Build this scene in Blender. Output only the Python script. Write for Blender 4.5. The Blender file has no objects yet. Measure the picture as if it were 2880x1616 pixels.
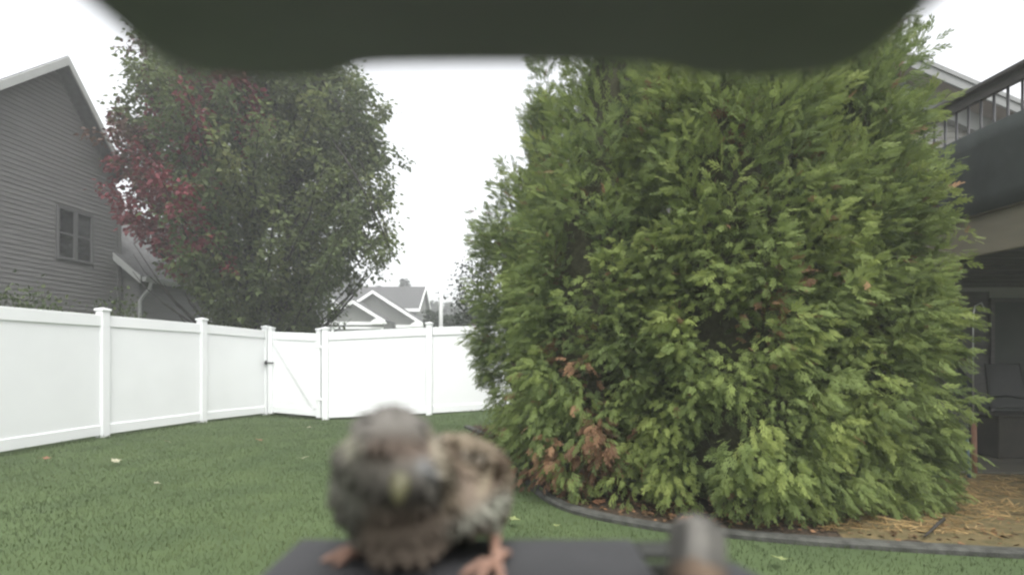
import bpy, math, random
import numpy as np
from mathutils import Vector, Matrix, noise

random.seed(7)
rng = np.random.default_rng(7)
sc = bpy.context.scene
C = sc.collection

# ------------------------------------------------------------------ camera, sky, sun, exposure
CAM_Z = 1.2
F = 1500.0            # focal length in photo pixels (photo 2880 x 1616), horizon at row 1000
cam_data = bpy.data.cameras.new('camera')
cam = bpy.data.objects.new('camera', cam_data)
C.objects.link(cam)
cam.location = (0, 0, CAM_Z)
cam.rotation_euler = (math.radians(90), 0, 0)
cam_data.sensor_width = 36
cam_data.lens = F / 2880 * 36
cam_data.shift_y = (1000 - 808) / 2880
cam_data.clip_start = 0.004
cam_data.clip_end = 800
cam_data.dof.use_dof = True
cam_data.dof.focus_distance = 6.0
cam_data.dof.aperture_fstop = 5.0
sc.camera = cam

world = bpy.data.worlds.new('World')
sc.world = world
world.use_nodes = True
nt = world.node_tree
nt.nodes.clear()
sky = nt.nodes.new('ShaderNodeTexSky')
sky.sky_type = 'NISHITA'
sky.sun_disc = False
sky.sun_elevation = math.radians(66)
sky.sun_rotation = math.radians(160)
sky.air_density = 1.0
sky.dust_density = 5.0
sky.ozone_density = 1.0
hs = nt.nodes.new('ShaderNodeHueSaturation')
hs.inputs['Saturation'].default_value = 0.12
hs.inputs['Value'].default_value = 1.0
bg = nt.nodes.new('ShaderNodeBackground')
bg.inputs['Strength'].default_value = 0.15
wo = nt.nodes.new('ShaderNodeOutputWorld')
nt.links.new(sky.outputs[0], hs.inputs['Color'])
nt.links.new(hs.outputs[0], bg.inputs['Color'])
nt.links.new(bg.outputs[0], wo.inputs['Surface'])

sun_d = bpy.data.lights.new('sun', 'SUN')
sun_d.energy = 0.5
sun_d.angle = math.radians(35)
sun_d.color = (1.0, 0.97, 0.93)
sun = bpy.data.objects.new('sun', sun_d)
C.objects.link(sun)
# sun stands behind the camera and to the right (rotation 160 deg from +Y, clockwise)
az = math.radians(160)
el = math.radians(66)
sdir = Vector((math.sin(az) * math.cos(el), math.cos(az) * math.cos(el), math.sin(el)))
sun.rotation_euler = (-sdir).to_track_quat('-Z', 'Y').to_euler()

sc.view_settings.view_transform = 'Standard'
sc.view_settings.look = 'None'
sc.view_settings.gamma = 1
sc.view_settings.use_curve_mapping = False
sc.view_settings.exposure = 1.5
sc.cycles.use_denoising = True
sc.cycles.filter_width = 2.4
sc.cycles.max_bounces = 8
sc.cycles.volume_bounces = 1
sc.cycles.transparent_max_bounces = 8
HAZE_DENSITY = 0.005


# ------------------------------------------------------------------ helpers
def P(px, py, Y):
    """the place in the world, Y metres in front of the camera, that the photo shows at (px, py)"""
    return Vector(((px - 1440) / F * Y, Y, CAM_Z - (py - 1000) / F * Y))


def wl(o):
    v = Vector((0, 0, 0))
    while o is not None:
        v += o.location
        o = o.parent
    return v


def tag(o, label=None, cat=None, group=None, kind=None):
    if label: o['label'] = label
    if cat: o['category'] = cat
    if group: o['group'] = group
    if kind: o['kind'] = kind
    return o


def empty(name, loc, label, cat, group=None):
    o = bpy.data.objects.new(name, None)
    o.empty_display_size = 0.1
    C.objects.link(o)
    o.location = loc
    return tag(o, label, cat, group)


def np_mesh(name, V, Fc, mats, parent=None, mat_idx=None, smooth=False, tint=None):
    V = np.asarray(V, dtype=np.float32).reshape(-1, 3)
    if parent is not None:
        V = V - np.array(wl(parent), dtype=np.float32)
    Fc = np.asarray(Fc, dtype=np.int32)
    n, k = Fc.shape
    me = bpy.data.meshes.new(name)
    me.vertices.add(len(V))
    me.vertices.foreach_set('co', V.ravel())
    me.loops.add(n * k)
    me.loops.foreach_set('vertex_index', Fc.ravel())
    me.polygons.add(n)
    me.polygons.foreach_set('loop_start', np.arange(n, dtype=np.int32) * k)
    if mat_idx is not None:
        me.polygons.foreach_set('material_index', np.asarray(mat_idx, dtype=np.int32))
    me.update(calc_edges=True)
    if smooth:
        me.polygons.foreach_set('use_smooth', np.ones(n, dtype=bool))
    if tint is not None:
        at = me.attributes.new('tint', 'FLOAT', 'FACE')
        at.data.foreach_set('value', np.asarray(tint, dtype=np.float32))
    for m in (mats if isinstance(mats, (list, tuple)) else [mats]):
        me.materials.append(m)
    o = bpy.data.objects.new(name, me)
    C.objects.link(o)
    if parent is not None:
        o.parent = parent
    return o


class MB:
    def __init__(s):
        s.v = []
        s.f = []

    def add(s, vs, fs):
        b = len(s.v)
        s.v += [Vector(v) for v in vs]
        s.f += [tuple(b + i for i in f) for f in fs]
        return s

    def box(s, x0, y0, z0, x1, y1, z1):
        x0, x1 = sorted((x0, x1)); y0, y1 = sorted((y0, y1)); z0, z1 = sorted((z0, z1))
        return s.add([(x0, y0, z0), (x1, y0, z0), (x1, y1, z0), (x0, y1, z0), (x0, y0, z1), (x1, y0, z1), (x1, y1, z1), (x0, y1, z1)],
                     [(0, 3, 2, 1), (4, 5, 6, 7), (0, 1, 5, 4), (1, 2, 6, 5), (2, 3, 7, 6), (3, 0, 4, 7)])

    def beam(s, p, q, w, h, up=(0, 0, 1)):
        """a box from p to q, w wide sideways and h high along up"""
        p = Vector(p); q = Vector(q)
        d = (q - p).normalized(); u = Vector(up)
        side = d.cross(u).normalized(); u = side.cross(d).normalized()
        a = side * (w / 2); b = u * (h / 2)
        return s.add([p - a - b, p + a - b, p + a + b, p - a + b, q - a - b, q + a - b, q + a + b, q - a + b],
                     [(0, 1, 2, 3), (7, 6, 5, 4), (0, 4, 5, 1), (1, 5, 6, 2), (2, 6, 7, 3), (3, 7, 4, 0)])

    def prism(s, poly, off):
        off = Vector(off); n = len(poly)
        poly = [Vector(p) for p in poly]
        return s.add(poly + [p + off for p in poly],
                     [tuple(range(n))[::-1], tuple(range(n, 2 * n))] + [(i, (i + 1) % n, n + (i + 1) % n, n + i) for i in range(n)])

    def tube(s, pts, radii, n=8, cap=True):
        pts = [Vector(p) for p in pts]
        if not hasattr(radii, '__len__'): radii = [radii] * len(pts)
        vs = []; fs = []
        ref = None
        for i, p in enumerate(pts):
            d = (pts[min(i + 1, len(pts) - 1)] - pts[max(i - 1, 0)]).normalized()
            if ref is None:
                ref = d.orthogonal().normalized()
            ref = (ref - d * ref.dot(d))
            ref = ref.normalized() if ref.length > 1e-6 else d.orthogonal().normalized()
            b = d.cross(ref)
            for k in range(n):
                a = 2 * math.pi * k / n
                vs.append(p + (ref * math.cos(a) + b * math.sin(a)) * radii[i])
        for i in range(len(pts) - 1):
            for k in range(n):
                fs.append((i * n + k, i * n + (k + 1) % n, (i + 1) * n + (k + 1) % n, (i + 1) * n + k))
        if cap:
            fs.append(tuple(range(n))[::-1]); fs.append(tuple((len(pts) - 1) * n + k for k in range(n)))
        return s.add(vs, fs)

    def build(s, name, mat, parent=None, smooth=False, bevel=0, segs=1):
        off = wl(parent) if parent is not None else Vector((0, 0, 0))
        me = bpy.data.meshes.new(name)
        me.from_pydata([tuple(v - off) for v in s.v], [], s.f)
        me.update()
        if smooth:
            me.polygons.foreach_set('use_smooth', [True] * len(me.polygons))
        for m in (mat if isinstance(mat, (list, tuple)) else [mat]):
            me.materials.append(m)
        o = bpy.data.objects.new(name, me)
        C.objects.link(o)
        if parent is not None: o.parent = parent
        if bevel:
            b = o.modifiers.new('bevel', 'BEVEL'); b.width = bevel; b.segments = segs; b.limit_method = 'ANGLE'
        return o


def smoothstep(a, b, x):
    t = max(0.0, min(1.0, (x - a) / (b - a)))
    return t * t * (3 - 2 * t)


def gz(x, y):
    """height of the lawn"""
    return (-0.12 * math.exp(-((x + 3.7) ** 2 / 3 + (y - 11.4) ** 2 / 5))
            + 0.07 * smoothstep(-2.5, 0, x) * smoothstep(8, 11, y)
            + 0.012 * noise.noise((x * .5, y * .5, 0)))


# ------------------------------------------------------------------ materials
def mat(name, col, rough=0.7, var=0.0, scale=8.0, bump=0.0, bscale=60.0, col2=None, spec=0.4, metal=0.0, stretch=None, detail=4):
    m = bpy.data.materials.new(name)
    m.use_nodes = True
    n = m.node_tree.nodes; l = m.node_tree.links
    b = n['Principled BSDF']
    b.inputs['Roughness'].default_value = rough
    b.inputs['Metallic'].default_value = metal
    b.inputs['Specular IOR Level'].default_value = spec
    tc = n.new('ShaderNodeTexCoord')
    mp = n.new('ShaderNodeMapping')
    if stretch: mp.inputs['Scale'].default_value = stretch
    l.new(tc.outputs['Object'], mp.inputs['Vector'])
    if col2 is None:
        col2 = tuple(c * (1 - var) for c in col)
        col = tuple(min(1, c * (1 + var)) for c in col)
    nz = n.new('ShaderNodeTexNoise'); nz.inputs['Scale'].default_value = scale; nz.inputs['Detail'].default_value = detail
    rp = n.new('ShaderNodeValToRGB')
    rp.color_ramp.elements[0].position = 0.33; rp.color_ramp.elements[1].position = 0.67
    rp.color_ramp.elements[0].color = (*col2, 1); rp.color_ramp.elements[1].color = (*col, 1)
    l.new(mp.outputs[0], nz.inputs['Vector']); l.new(nz.outputs[0], rp.inputs[0]); l.new(rp.outputs[0], b.inputs['Base Color'])
    if bump:
        n2 = n.new('ShaderNodeTexNoise'); n2.inputs['Scale'].default_value = bscale; n2.inputs['Detail'].default_value = 5
        bp = n.new('ShaderNodeBump'); bp.inputs['Strength'].default_value = bump; bp.inputs['Distance'].default_value = 0.01
        l.new(mp.outputs[0], n2.inputs['Vector']); l.new(n2.outputs[0], bp.inputs['Height']); l.new(bp.outputs[0], b.inputs['Normal'])
    return m


def leaf_mat(name, stops, trans=0.3, rough=0.55):
    """leaf colour read from the per-face value 'tint'; light passes partly through"""
    m = bpy.data.materials.new(name)
    m.use_nodes = True
    n = m.node_tree.nodes; l = m.node_tree.links
    b = n['Principled BSDF']; out = n['Material Output']
    b.inputs['Roughness'].default_value = rough
    b.inputs['Specular IOR Level'].default_value = 0.15
    at = n.new('ShaderNodeAttribute'); at.attribute_name = 'tint'
    rp = n.new('ShaderNodeValToRGB')
    cr = rp.color_ramp
    while len(cr.elements) < len(stops): cr.elements.new(0.5)
    for i, (p, c) in enumerate(stops):
        cr.elements[i].position = p; cr.elements[i].color = (*c, 1)
    l.new(at.outputs['Fac'], rp.inputs[0])
    l.new(rp.outputs[0], b.inputs['Base Color'])
    tr = n.new('ShaderNodeBsdfTranslucent'); l.new(rp.outputs[0], tr.inputs['Color'])
    mx = n.new('ShaderNodeMixShader'); mx.inputs[0].default_value = trans
    l.new(b.outputs[0], mx.inputs[1]); l.new(tr.outputs[0], mx.inputs[2]); l.new(mx.outputs[0], out.inputs['Surface'])
    return m


M = {}
M['lawn'] = mat('lawn_turf', (0.070, 0.098, 0.042), 0.9, col2=(0.052, 0.075, 0.034), scale=1.6, bump=0.5, bscale=90, spec=0.1)
M['grass'] = leaf_mat('grass_blades', [(0, (0.050, 0.069, 0.030)), (0.45, (0.060, 0.083, 0.032)), (0.8, (0.082, 0.105, 0.040)), (1, (0.11, 0.13, 0.05))], 0.3, 0.6)
M['mulch'] = mat('bark_mulch', (0.075, 0.055, 0.038), 0.95, col2=(0.03, 0.024, 0.018), scale=45, bump=1.0, bscale=80, spec=0.1)
M['soil'] = mat('packed_soil', (0.13, 0.10, 0.05), 0.95, col2=(0.07, 0.062, 0.03), scale=9, bump=0.8, bscale=60, spec=0.1)
M['straw'] = leaf_mat('straw', [(0, (0.12, 0.075, 0.03)), (0.5, (0.24, 0.16, 0.065)), (1, (0.42, 0.30, 0.14))], 0.1, 0.7)
M['litter'] = leaf_mat('dry_litter', [(0, (0.05, 0.035, 0.02)), (0.6, (0.12, 0.07, 0.035)), (1, (0.22, 0.12, 0.06))], 0.1, 0.7)
M['concrete'] = mat('edging_concrete', (0.056, 0.057, 0.050), 0.9, var=0.35, scale=14, bump=0.6, bscale=90, spec=0.2)
M['vinyl'] = mat('white_vinyl', (0.72, 0.735, 0.735), 0.45, var=0.025, scale=1.6, bump=0.02, bscale=3, spec=0.5)
M['siding'] = mat('taupe_siding', (0.135, 0.133, 0.131), 0.62, var=0.09, scale=1.7, bump=0.10, bscale=50, stretch=(1, 1, 6))
M['siding_pale'] = mat('pale_siding', (0.13, 0.132, 0.12), 0.7, var=0.05, scale=1.5)
M['siding_far_dark'] = mat('grey_siding', (0.11, 0.115, 0.11), 0.7, var=0.05, scale=1.5)
M['trim'] = mat('painted_trim', (0.36, 0.37, 0.36), 0.55, var=0.05, scale=3)
M['trim_grey'] = mat('grey_painted_trim', (0.20, 0.205, 0.20), 0.6, var=0.06, scale=3)
M['trim_white'] = mat('white_trim', (0.78, 0.79, 0.78), 0.5, var=0.03, scale=3)
M['shingle'] = mat('asphalt_shingles', (0.065, 0.065, 0.066), 0.95, var=0.25, scale=9, bump=0.6, bscale=30, spec=0.15)
M['shingle_pale'] = mat('weathered_shingles', (0.10, 0.10, 0.10), 0.95, var=0.18, scale=9, bump=0.5, bscale=30, spec=0.15)
M['glass'] = mat('window_glass', (0.015, 0.016, 0.016), 0.08, var=0.1, scale=2, spec=0.6)
M['frame'] = mat('window_frame', (0.095, 0.095, 0.095), 0.5, var=0.04)
M['dark_wood'] = mat('stained_deck_wood', (0.06, 0.055, 0.052), 0.6, var=0.25, scale=6, stretch=(1, 1, 8), bump=0.15)
M['rail_metal'] = mat('black_baluster_metal', (0.03, 0.03, 0.032), 0.4, var=0.1)
M['screen'] = mat('dark_screen_fabric', (0.042, 0.049, 0.047), 0.9, var=0.25, scale=3, bump=0.3, bscale=200, spec=0.2)
M['beige'] = mat('beige_fascia', (0.19, 0.17, 0.125), 0.7, var=0.10, scale=2.5, stretch=(1, 1, 4))
M['soffit'] = mat('brown_soffit', (0.20, 0.17, 0.145), 0.7, var=0.05)
M['house_wall'] = mat('taupe_house_wall', (0.24, 0.235, 0.215), 0.7, var=0.05, scale=3)
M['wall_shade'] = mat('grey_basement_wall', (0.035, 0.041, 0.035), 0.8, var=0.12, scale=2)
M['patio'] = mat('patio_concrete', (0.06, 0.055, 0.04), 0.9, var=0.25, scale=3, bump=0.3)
M['bark'] = mat('maple_bark', (0.05, 0.047, 0.042), 0.95, col2=(0.022, 0.020, 0.018), scale=14, bump=1.0, bscale=30, stretch=(1, 1, .3), spec=0.1)
M['cedar_bark'] = mat('arborvitae_bark', (0.13, 0.085, 0.06), 0.95, col2=(0.06, 0.04, 0.03), scale=20, bump=1.0, bscale=30, stretch=(1, 1, .2), spec=0.1)
M['cedar_inner'] = mat('inner_twig_shade', (0.06, 0.06, 0.035), 0.95, col2=(0.03, 0.03, 0.018), scale=22, bump=1.0, bscale=40, spec=0.05)  # dark colour carries the shade deep inside the crown, over twig brown
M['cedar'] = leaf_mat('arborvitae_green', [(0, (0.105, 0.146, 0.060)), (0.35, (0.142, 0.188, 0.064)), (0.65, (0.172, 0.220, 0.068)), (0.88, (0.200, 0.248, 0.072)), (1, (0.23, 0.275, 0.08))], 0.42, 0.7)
M['cedar_brown'] = leaf_mat('arborvitae_browned', [(0, (0.09, 0.05, 0.028)), (0.6, (0.20, 0.115, 0.065)), (1, (0.28, 0.17, 0.09))], 0.25, 0.7)
M['maple_green'] = leaf_mat('maple_green', [(0, (0.070, 0.092, 0.042)), (0.5, (0.108, 0.140, 0.056)), (0.85, (0.145, 0.168, 0.062)), (1, (0.18, 0.19, 0.07))], 0.5, 0.5)
M['maple_bronze'] = leaf_mat('maple_bronze', [(0, (0.055, 0.036, 0.030)), (0.5, (0.092, 0.056, 0.042)), (1, (0.13, 0.07, 0.05))], 0.35, 0.5)
M['maple_red'] = leaf_mat('maple_red', [(0, (0.09, 0.026, 0.030)), (0.5, (0.16, 0.036, 0.045)), (1, (0.24, 0.055, 0.07))], 0.35, 0.5)
M['far_green'] = leaf_mat('far_foliage', [(0, (0.022, 0.032, 0.02)), (0.5, (0.036, 0.048, 0.028)), (1, (0.06, 0.075, 0.04))], 0.25, 0.6)
M['shrub'] = leaf_mat('shrub_green', [(0, (0.04, 0.06, 0.022)), (0.5, (0.07, 0.095, 0.035)), (1, (0.12, 0.14, 0.05))], 0.3, 0.6)
M['roof_plastic'] = mat('dark_roof_plastic', (0.185, 0.175, 0.22), 0.55, var=0.15, scale=18, bump=0.1, bscale=300)
M['tray_plastic'] = mat('grey_tray_plastic', (0.035, 0.035, 0.037), 0.55, var=0.12, scale=40, bump=0.15, bscale=400)
M['well'] = mat('dark_seed_well', (0.022, 0.023, 0.020), 0.7, var=0.2, scale=60)
M['steel'] = mat('galvanised_steel', (0.4, 0.4, 0.4), 0.4, metal=0.8, var=0.08)
M['orange'] = mat('terracotta_paint', (0.14, 0.065, 0.035), 0.6, var=0.15, scale=20)
M['blue'] = mat('faded_blue_paint', (0.035, 0.06, 0.08), 0.6, var=0.1, scale=20)
M['chair'] = mat('dark_chair_frame', (0.012, 0.013, 0.012), 0.5, var=0.1)
M['planter'] = mat('dark_stained_planter', (0.022, 0.019, 0.013), .7, var=.2, scale=8)
M['leaf_pale'] = mat('pale_dry_leaf', (0.27, 0.26, 0.18), 0.7, var=0.15, scale=60)
M['leaf_orange'] = mat('orange_dry_leaf', (0.18, 0.085, 0.05), 0.7, var=0.2, scale=60)
M['leaf_yellow'] = mat('yellow_green_leaf', (0.17, 0.20, 0.075), 0.7, var=0.15, scale=60)
M['brown_leaf'] = mat('brown_dry_leaf', (0.25, 0.12, 0.06), 0.7, var=0.2, scale=60)

# ------------------------------------------------------------------ ground
def axis(lo, hi, a, b, n_in, n_out):
    return np.unique(np.concatenate([np.linspace(lo, a, n_out), np.linspace(a, b, n_in), np.linspace(b, hi, n_out)]))

xs = axis(-160, 160, -9, 9, 90, 14); ys = axis(-60, 220, 1, 14, 80, 14)
GX, GY = np.meshgrid(xs, ys)
GZ = np.array([[gz(x, y) for x in xs] for y in ys])
V = np.stack([GX, GY, GZ], -1).reshape(-1, 3)
nx = len(xs)
Fg = np.array([(j * nx + i, j * nx + i + 1, (j + 1) * nx + i + 1, (j + 1) * nx + i) for j in range(len(ys) - 1) for i in range(nx - 1)])
lawn = np_mesh('lawn', V, Fg, M['lawn'], smooth=True)
tag(lawn, 'mown green back lawn in front of the white fence', kind='structure')

edge_pts = [(-0.75, 8.9), (-0.42, 8.0), (-0.22, 7.2), (-0.02, 6.3), (0.10, 5.6), (0.2, 4.85), (0.45, 4.15), (0.98, 3.72), (1.4, 3.58), (1.95, 3.42), (3.1, 3.2), (4.6, 3.05)]

def catmull(pts, n=8):
    out = []
    pts = [Vector((*p, 0)) if len(p) == 2 else Vector(p) for p in pts]
    for i in range(len(pts) - 1):
        p0 = pts[max(i - 1, 0)]; p1 = pts[i]; p2 = pts[i + 1]; p3 = pts[min(i + 2, len(pts) - 1)]
        for k in range(n):
            t = k / n
            out.append(0.5 * ((2 * p1) + (p2 - p0) * t + (2 * p0 - 5 * p1 + 4 * p2 - p3) * t * t + (3 * p1 - p0 - 3 * p2 + p3) * t ** 3))
    out.append(pts[-1])
    return out

ec = catmull(edge_pts, 10)
# bark-mulch bed: strips from the edging back to the far side of the hedge
back = [Vector((-0.6 + 6.8 * (i / (len(ec) - 1)) ** 1.3, 9.0 - 0.2 * i / (len(ec) - 1), 0)) for i in range(len(ec))]
vs = []; rows = 14
for a, b in zip(ec, back):
    for r in range(rows + 1):
        p = a.lerp(b, r / rows)
        vs.append((p.x, p.y, gz(p.x, p.y) + 0.016 + 0.012 * noise.noise((p.x * 4, p.y * 4, 3))))
fs = [(i * (rows + 1) + r, (i + 1) * (rows + 1) + r, (i + 1) * (rows + 1) + r + 1, i * (rows + 1) + r + 1) for i in range(len(ec) - 1) for r in range(rows)]
bed = np_mesh('mulch_bed', np.array(vs), np.array(fs)[:, ::-1], M['mulch'], smooth=True)
tag(bed, 'dark bark mulch bed under the evergreen row', kind='structure')

# straw-covered soil to the right of the evergreens
inner = [(p.x, p.y + .02) for p in ec if p.x > 2.0]
far_side = [(6.2, 3.2), (7.5, 3.6), (7.5, 5.1), (5.6, 5.25), (4.2, 5.3), (3.2, 5.0), (2.6, 4.5), (2.25, 4.0)]
poly = inner + far_side
vs = []; k_ = 8
cx, cy = 4.2, 4.3
for (x, y) in poly:
    for q in range(k_ + 1):
        t = q / k_
        X = cx + (x - cx) * t; Y = cy + (y - cy) * t
        vs.append((X, Y, gz(X, Y) + .034 - .03 * max(0, t - .85) / .15 * (1 if x < 2.7 else .3) + .012 * noise.noise((X * 5, Y * 5, 9))))
np_ = len(poly)
fs = [(i * (k_ + 1) + q, i * (k_ + 1) + q + 1, ((i + 1) % np_) * (k_ + 1) + q + 1, ((i + 1) % np_) * (k_ + 1) + q) for i in range(np_) for q in range(k_)]
o = np_mesh('bare_soil', np.array(vs), np.array(fs), M['soil'], smooth=True)
tag(o, 'bare brown soil strewn with straw beside the evergreens', kind='structure')
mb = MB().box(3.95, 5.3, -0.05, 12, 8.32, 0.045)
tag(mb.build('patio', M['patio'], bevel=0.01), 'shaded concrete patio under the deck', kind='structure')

# curved concrete edging
mb = MB()
n = len(ec); vs = []
prof = [(-0.05, -0.05), (-0.05, 0.028), (-0.036, 0.042), (0.036, 0.042), (0.05, 0.028), (0.05, -0.05)]
for i, p in enumerate(ec):
    d = (ec[min(i + 1, n - 1)] - ec[max(i - 1, 0)]).normalized()
    s_ = Vector((d.y, -d.x, 0))
    for a, h in prof:
        q = p + s_ * a
        vs.append((q.x, q.y, gz(q.x, q.y) + h + 0.004 * noise.noise(q * 6)))
k = len(prof)
fs = [(i * k + j, i * k + (j + 1) % k, (i + 1) * k + (j + 1) % k, (i + 1) * k + j) for i in range(n - 1) for j in range(k)]
fs += [tuple(range(k))[::-1], tuple((n - 1) * k + j for j in range(k))]
mb.add(vs, fs)
tag(mb.build('bed_edging', M['concrete'], smooth=False), 'curved grey concrete edging between lawn and evergreen bed', 'garden edging')


# ------------------------------------------------------------------ scatter helper: many copies of one small template in one mesh
def frames(axis_dir, normal):
    """orthonormal frames (N,3,3): columns = axis, side, normal"""
    a = axis_dir / np.linalg.norm(axis_dir, axis=1, keepdims=True)
    s = np.cross(normal, a); s /= np.maximum(np.linalg.norm(s, axis=1, keepdims=True), 1e-6)
    nn = np.cross(a, s)
    return np.stack([a, s, nn], axis=2)


def scatter(name, tv, tf, pos, fr, size, mats, parent=None, mat_idx=None, tint=None):
    tv = np.asarray(tv, float); tf = np.asarray(tf, int)
    N = len(pos)
    V = np.einsum('nij,vj->nvi', fr, tv) * np.asarray(size)[:, None, None] + pos[:, None, :]
    Fc = (tf[None] + (np.arange(N) * len(tv))[:, None, None]).reshape(-1, tf.shape[1])
    mi = None if mat_idx is None else np.repeat(mat_idx, len(tf))
    tt = None if tint is None else np.repeat(np.clip(tint, 0, 1), len(tf))
    return np_mesh(name, V.reshape(-1, 3), Fc, mats, parent, mi, False, tt)


LEAF_V = [(0, 0, 0), (0.32, 0.34, 0.05), (0.62, 0.20, 0.0), (1, 0, -0.08), (0.62, -0.20, 0.0), (0.32, -0.34, 0.05)]
LEAF_F = [(0, 1, 2, 3), (0, 3, 4, 5)]
BLADE_V = [(0, -0.06, 0), (0, 0.06, 0), (0.6, 0.03, 0.08), (1, 0, 0.25)]
BLADE_F = [(0, 1, 2), (0, 2, 3)]


def kite_frond(detailed=True, seed=0):
    """a flat fan-shaped spray of scale leaves: an axis with side sprays, each side spray forked"""
    r = random.Random(seed)
    vs = []; fs = []
    def kite(p, ang, L, w, zc):
        d = Vector((math.cos(ang), math.sin(ang), 0)); s_ = Vector((-d.y, d.x, 0))
        p = Vector(p)
        b = len(vs)
        vs.extend([p, p + d * L * .45 + s_ * w / 2 + Vector((0, 0, zc * .5)), p + d * L + Vector((0, 0, zc)), p + d * L * .45 - s_ * w / 2 + Vector((0, 0, zc * .5))])
        fs.append((b, b + 1, b + 2, b + 3))
        return p, d
    kite((0, 0, 0), 0, 1.0, 0.085, -0.06)
    us = [0.14, 0.42, 0.68]
    for i, u in enumerate(us):
        for sgn in (-1, 1):
            uu = u + (0.06 if sgn > 0 else 0)
            L = (0.60 - 0.42 * u) * r.uniform(.85, 1.15)
            ang = sgn * math.radians(r.uniform(36, 48))
            z0 = -0.06 * uu * uu
            p, d = kite((uu, 0, z0), ang, L, 0.095 if detailed else 0.2, -0.09)
            if detailed:
                q = p + d * L * .35
                kite((q.x, q.y, z0 - .03), ang - sgn * math.radians(38), L * .62, 0.075, -0.04)
    return [tuple(v) for v in vs], fs

FR_D = kite_frond(True, 3)
FR_D = ([(x, y * .74, z) for x, y, z in FR_D[0]], FR_D[1])
FR_S = kite_frond(False, 4)


def unit(a):
    return a / np.maximum(np.linalg.norm(a, axis=-1, keepdims=True), 1e-9)


# ------------------------------------------------------------------ white vinyl fence
RAIL_T = 0.045
def fence_post(x, y, parent, h=1.86, w=0.125, base=None, ang=0.0):
    z = gz(x, y) if base is None else base
    c, s_ = math.cos(ang), math.sin(ang)
    def rect(hw, z0, z1, mbx):
        pts = [(-hw, -hw), (hw, -hw), (hw, hw), (-hw, hw)]
        pts = [(x + a * c - b * s_, y + a * s_ + b * c) for a, b in pts]
        mbx.prism([(px, py, z0) for px, py in pts], (0, 0, z1 - z0))
    mb = MB(); rect(w / 2, z - 0.1, z + h, mb)
    post = mb.build('post', M['vinyl'], parent, bevel=0.008, segs=2)
    mb = MB(); rect(w / 2 + 0.014, z + h + .002, z + h + 0.035, mb)
    pts = [(-1, -1), (1, -1), (1, 1), (-1, 1)]
    hw = w / 2 + 0.010
    pts = [(x + a * hw * c - b * hw * s_, y + a * hw * s_ + b * hw * c, z + h + 0.035) for a, b in pts]
    mb.add(pts + [(x, y, z + h + 0.055)], [(0, 1, 4), (1, 2, 4), (2, 3, 4), (3, 0, 4)])
    mb.build('cap', M['vinyl'], post, bevel=0.004)
    return post


def fence_panel(a, b, parent, zt_off=1.80, za=None, zb=None, gap=0.064):
    """a privacy panel between two posts: tall top rail, infill of interlocking boards set back, bottom rail"""
    a = Vector((a[0], a[1], gz(*a) if za is None else za)); b = Vector((b[0], b[1], gz(*b) if zb is None else zb))
    d = (b - a); dh = Vector((d.x, d.y, 0)).normalized()
    a2 = a + d * (gap / d.length); b2 = b - d * (gap / d.length)
    nrm = Vector((dh.y, -dh.x, 0))
    def slab(lo, hi, t, name, bev):
        mb = MB()
        o = nrm * (t / 2)
        mb.prism([a2 + Vector((0, 0, lo)) + o, b2 + Vector((0, 0, lo)) + o, b2 + Vector((0, 0, hi)) + o, a2 + Vector((0, 0, hi)) + o], -2 * o)
        return mb.build(name, M['vinyl'], parent, bevel=bev, segs=2)
    slab(zt_off - 0.165, zt_off, 0.060, 'top_rail', 0.006)
    slab(0.035, 0.185, 0.060, 'bottom_rail', 0.008)
    slab(0.178, zt_off - 0.158, 0.024, 'infill_panel', 0)


left_run = [(-6.75, 1.9), (-6.43, 4.0), (-6.06 + .0, 6.1), (-5.99 + .0 - .07, 7.95), (-5.67, 9.75), (-5.28, 11.42)]
left_run = [(-6.95, 0.9), (-6.72, 2.7), (-6.45, 4.5), (-6.25, 6.2), (-6.06, 7.9), (-5.68, 9.77), (-5.28, 11.45)]
fl = empty('vinyl_fence', (left_run[-1][0], left_run[-1][1], 0), 'white vinyl privacy fence run along the taupe house side, ending at the gate latch', 'fence')
for i, p in enumerate(left_run):
    d = Vector(left_run[min(i + 1, len(left_run) - 1)]) - Vector(left_run[max(i - 1, 0)])
    fence_post(p[0], p[1], fl, ang=math.atan2(d.y, d.x))
    if i: fence_panel(left_run[i - 1], p, fl)

right_run = [(-3.84, 11.0), (-1.70, 10.98), (0.6, 11.35), (2.9, 11.6), (5.2, 11.8)]
fr_ = empty('vinyl_fence', (right_run[0][0], right_run[0][1], 0), 'white vinyl privacy fence run across the back, gate hinge post to the evergreens', 'fence')
for i, p in enumerate(right_run):
    fence_post(p[0], p[1], fr_)
    if i: fence_panel(right_run[i - 1], p, fr_)

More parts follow.
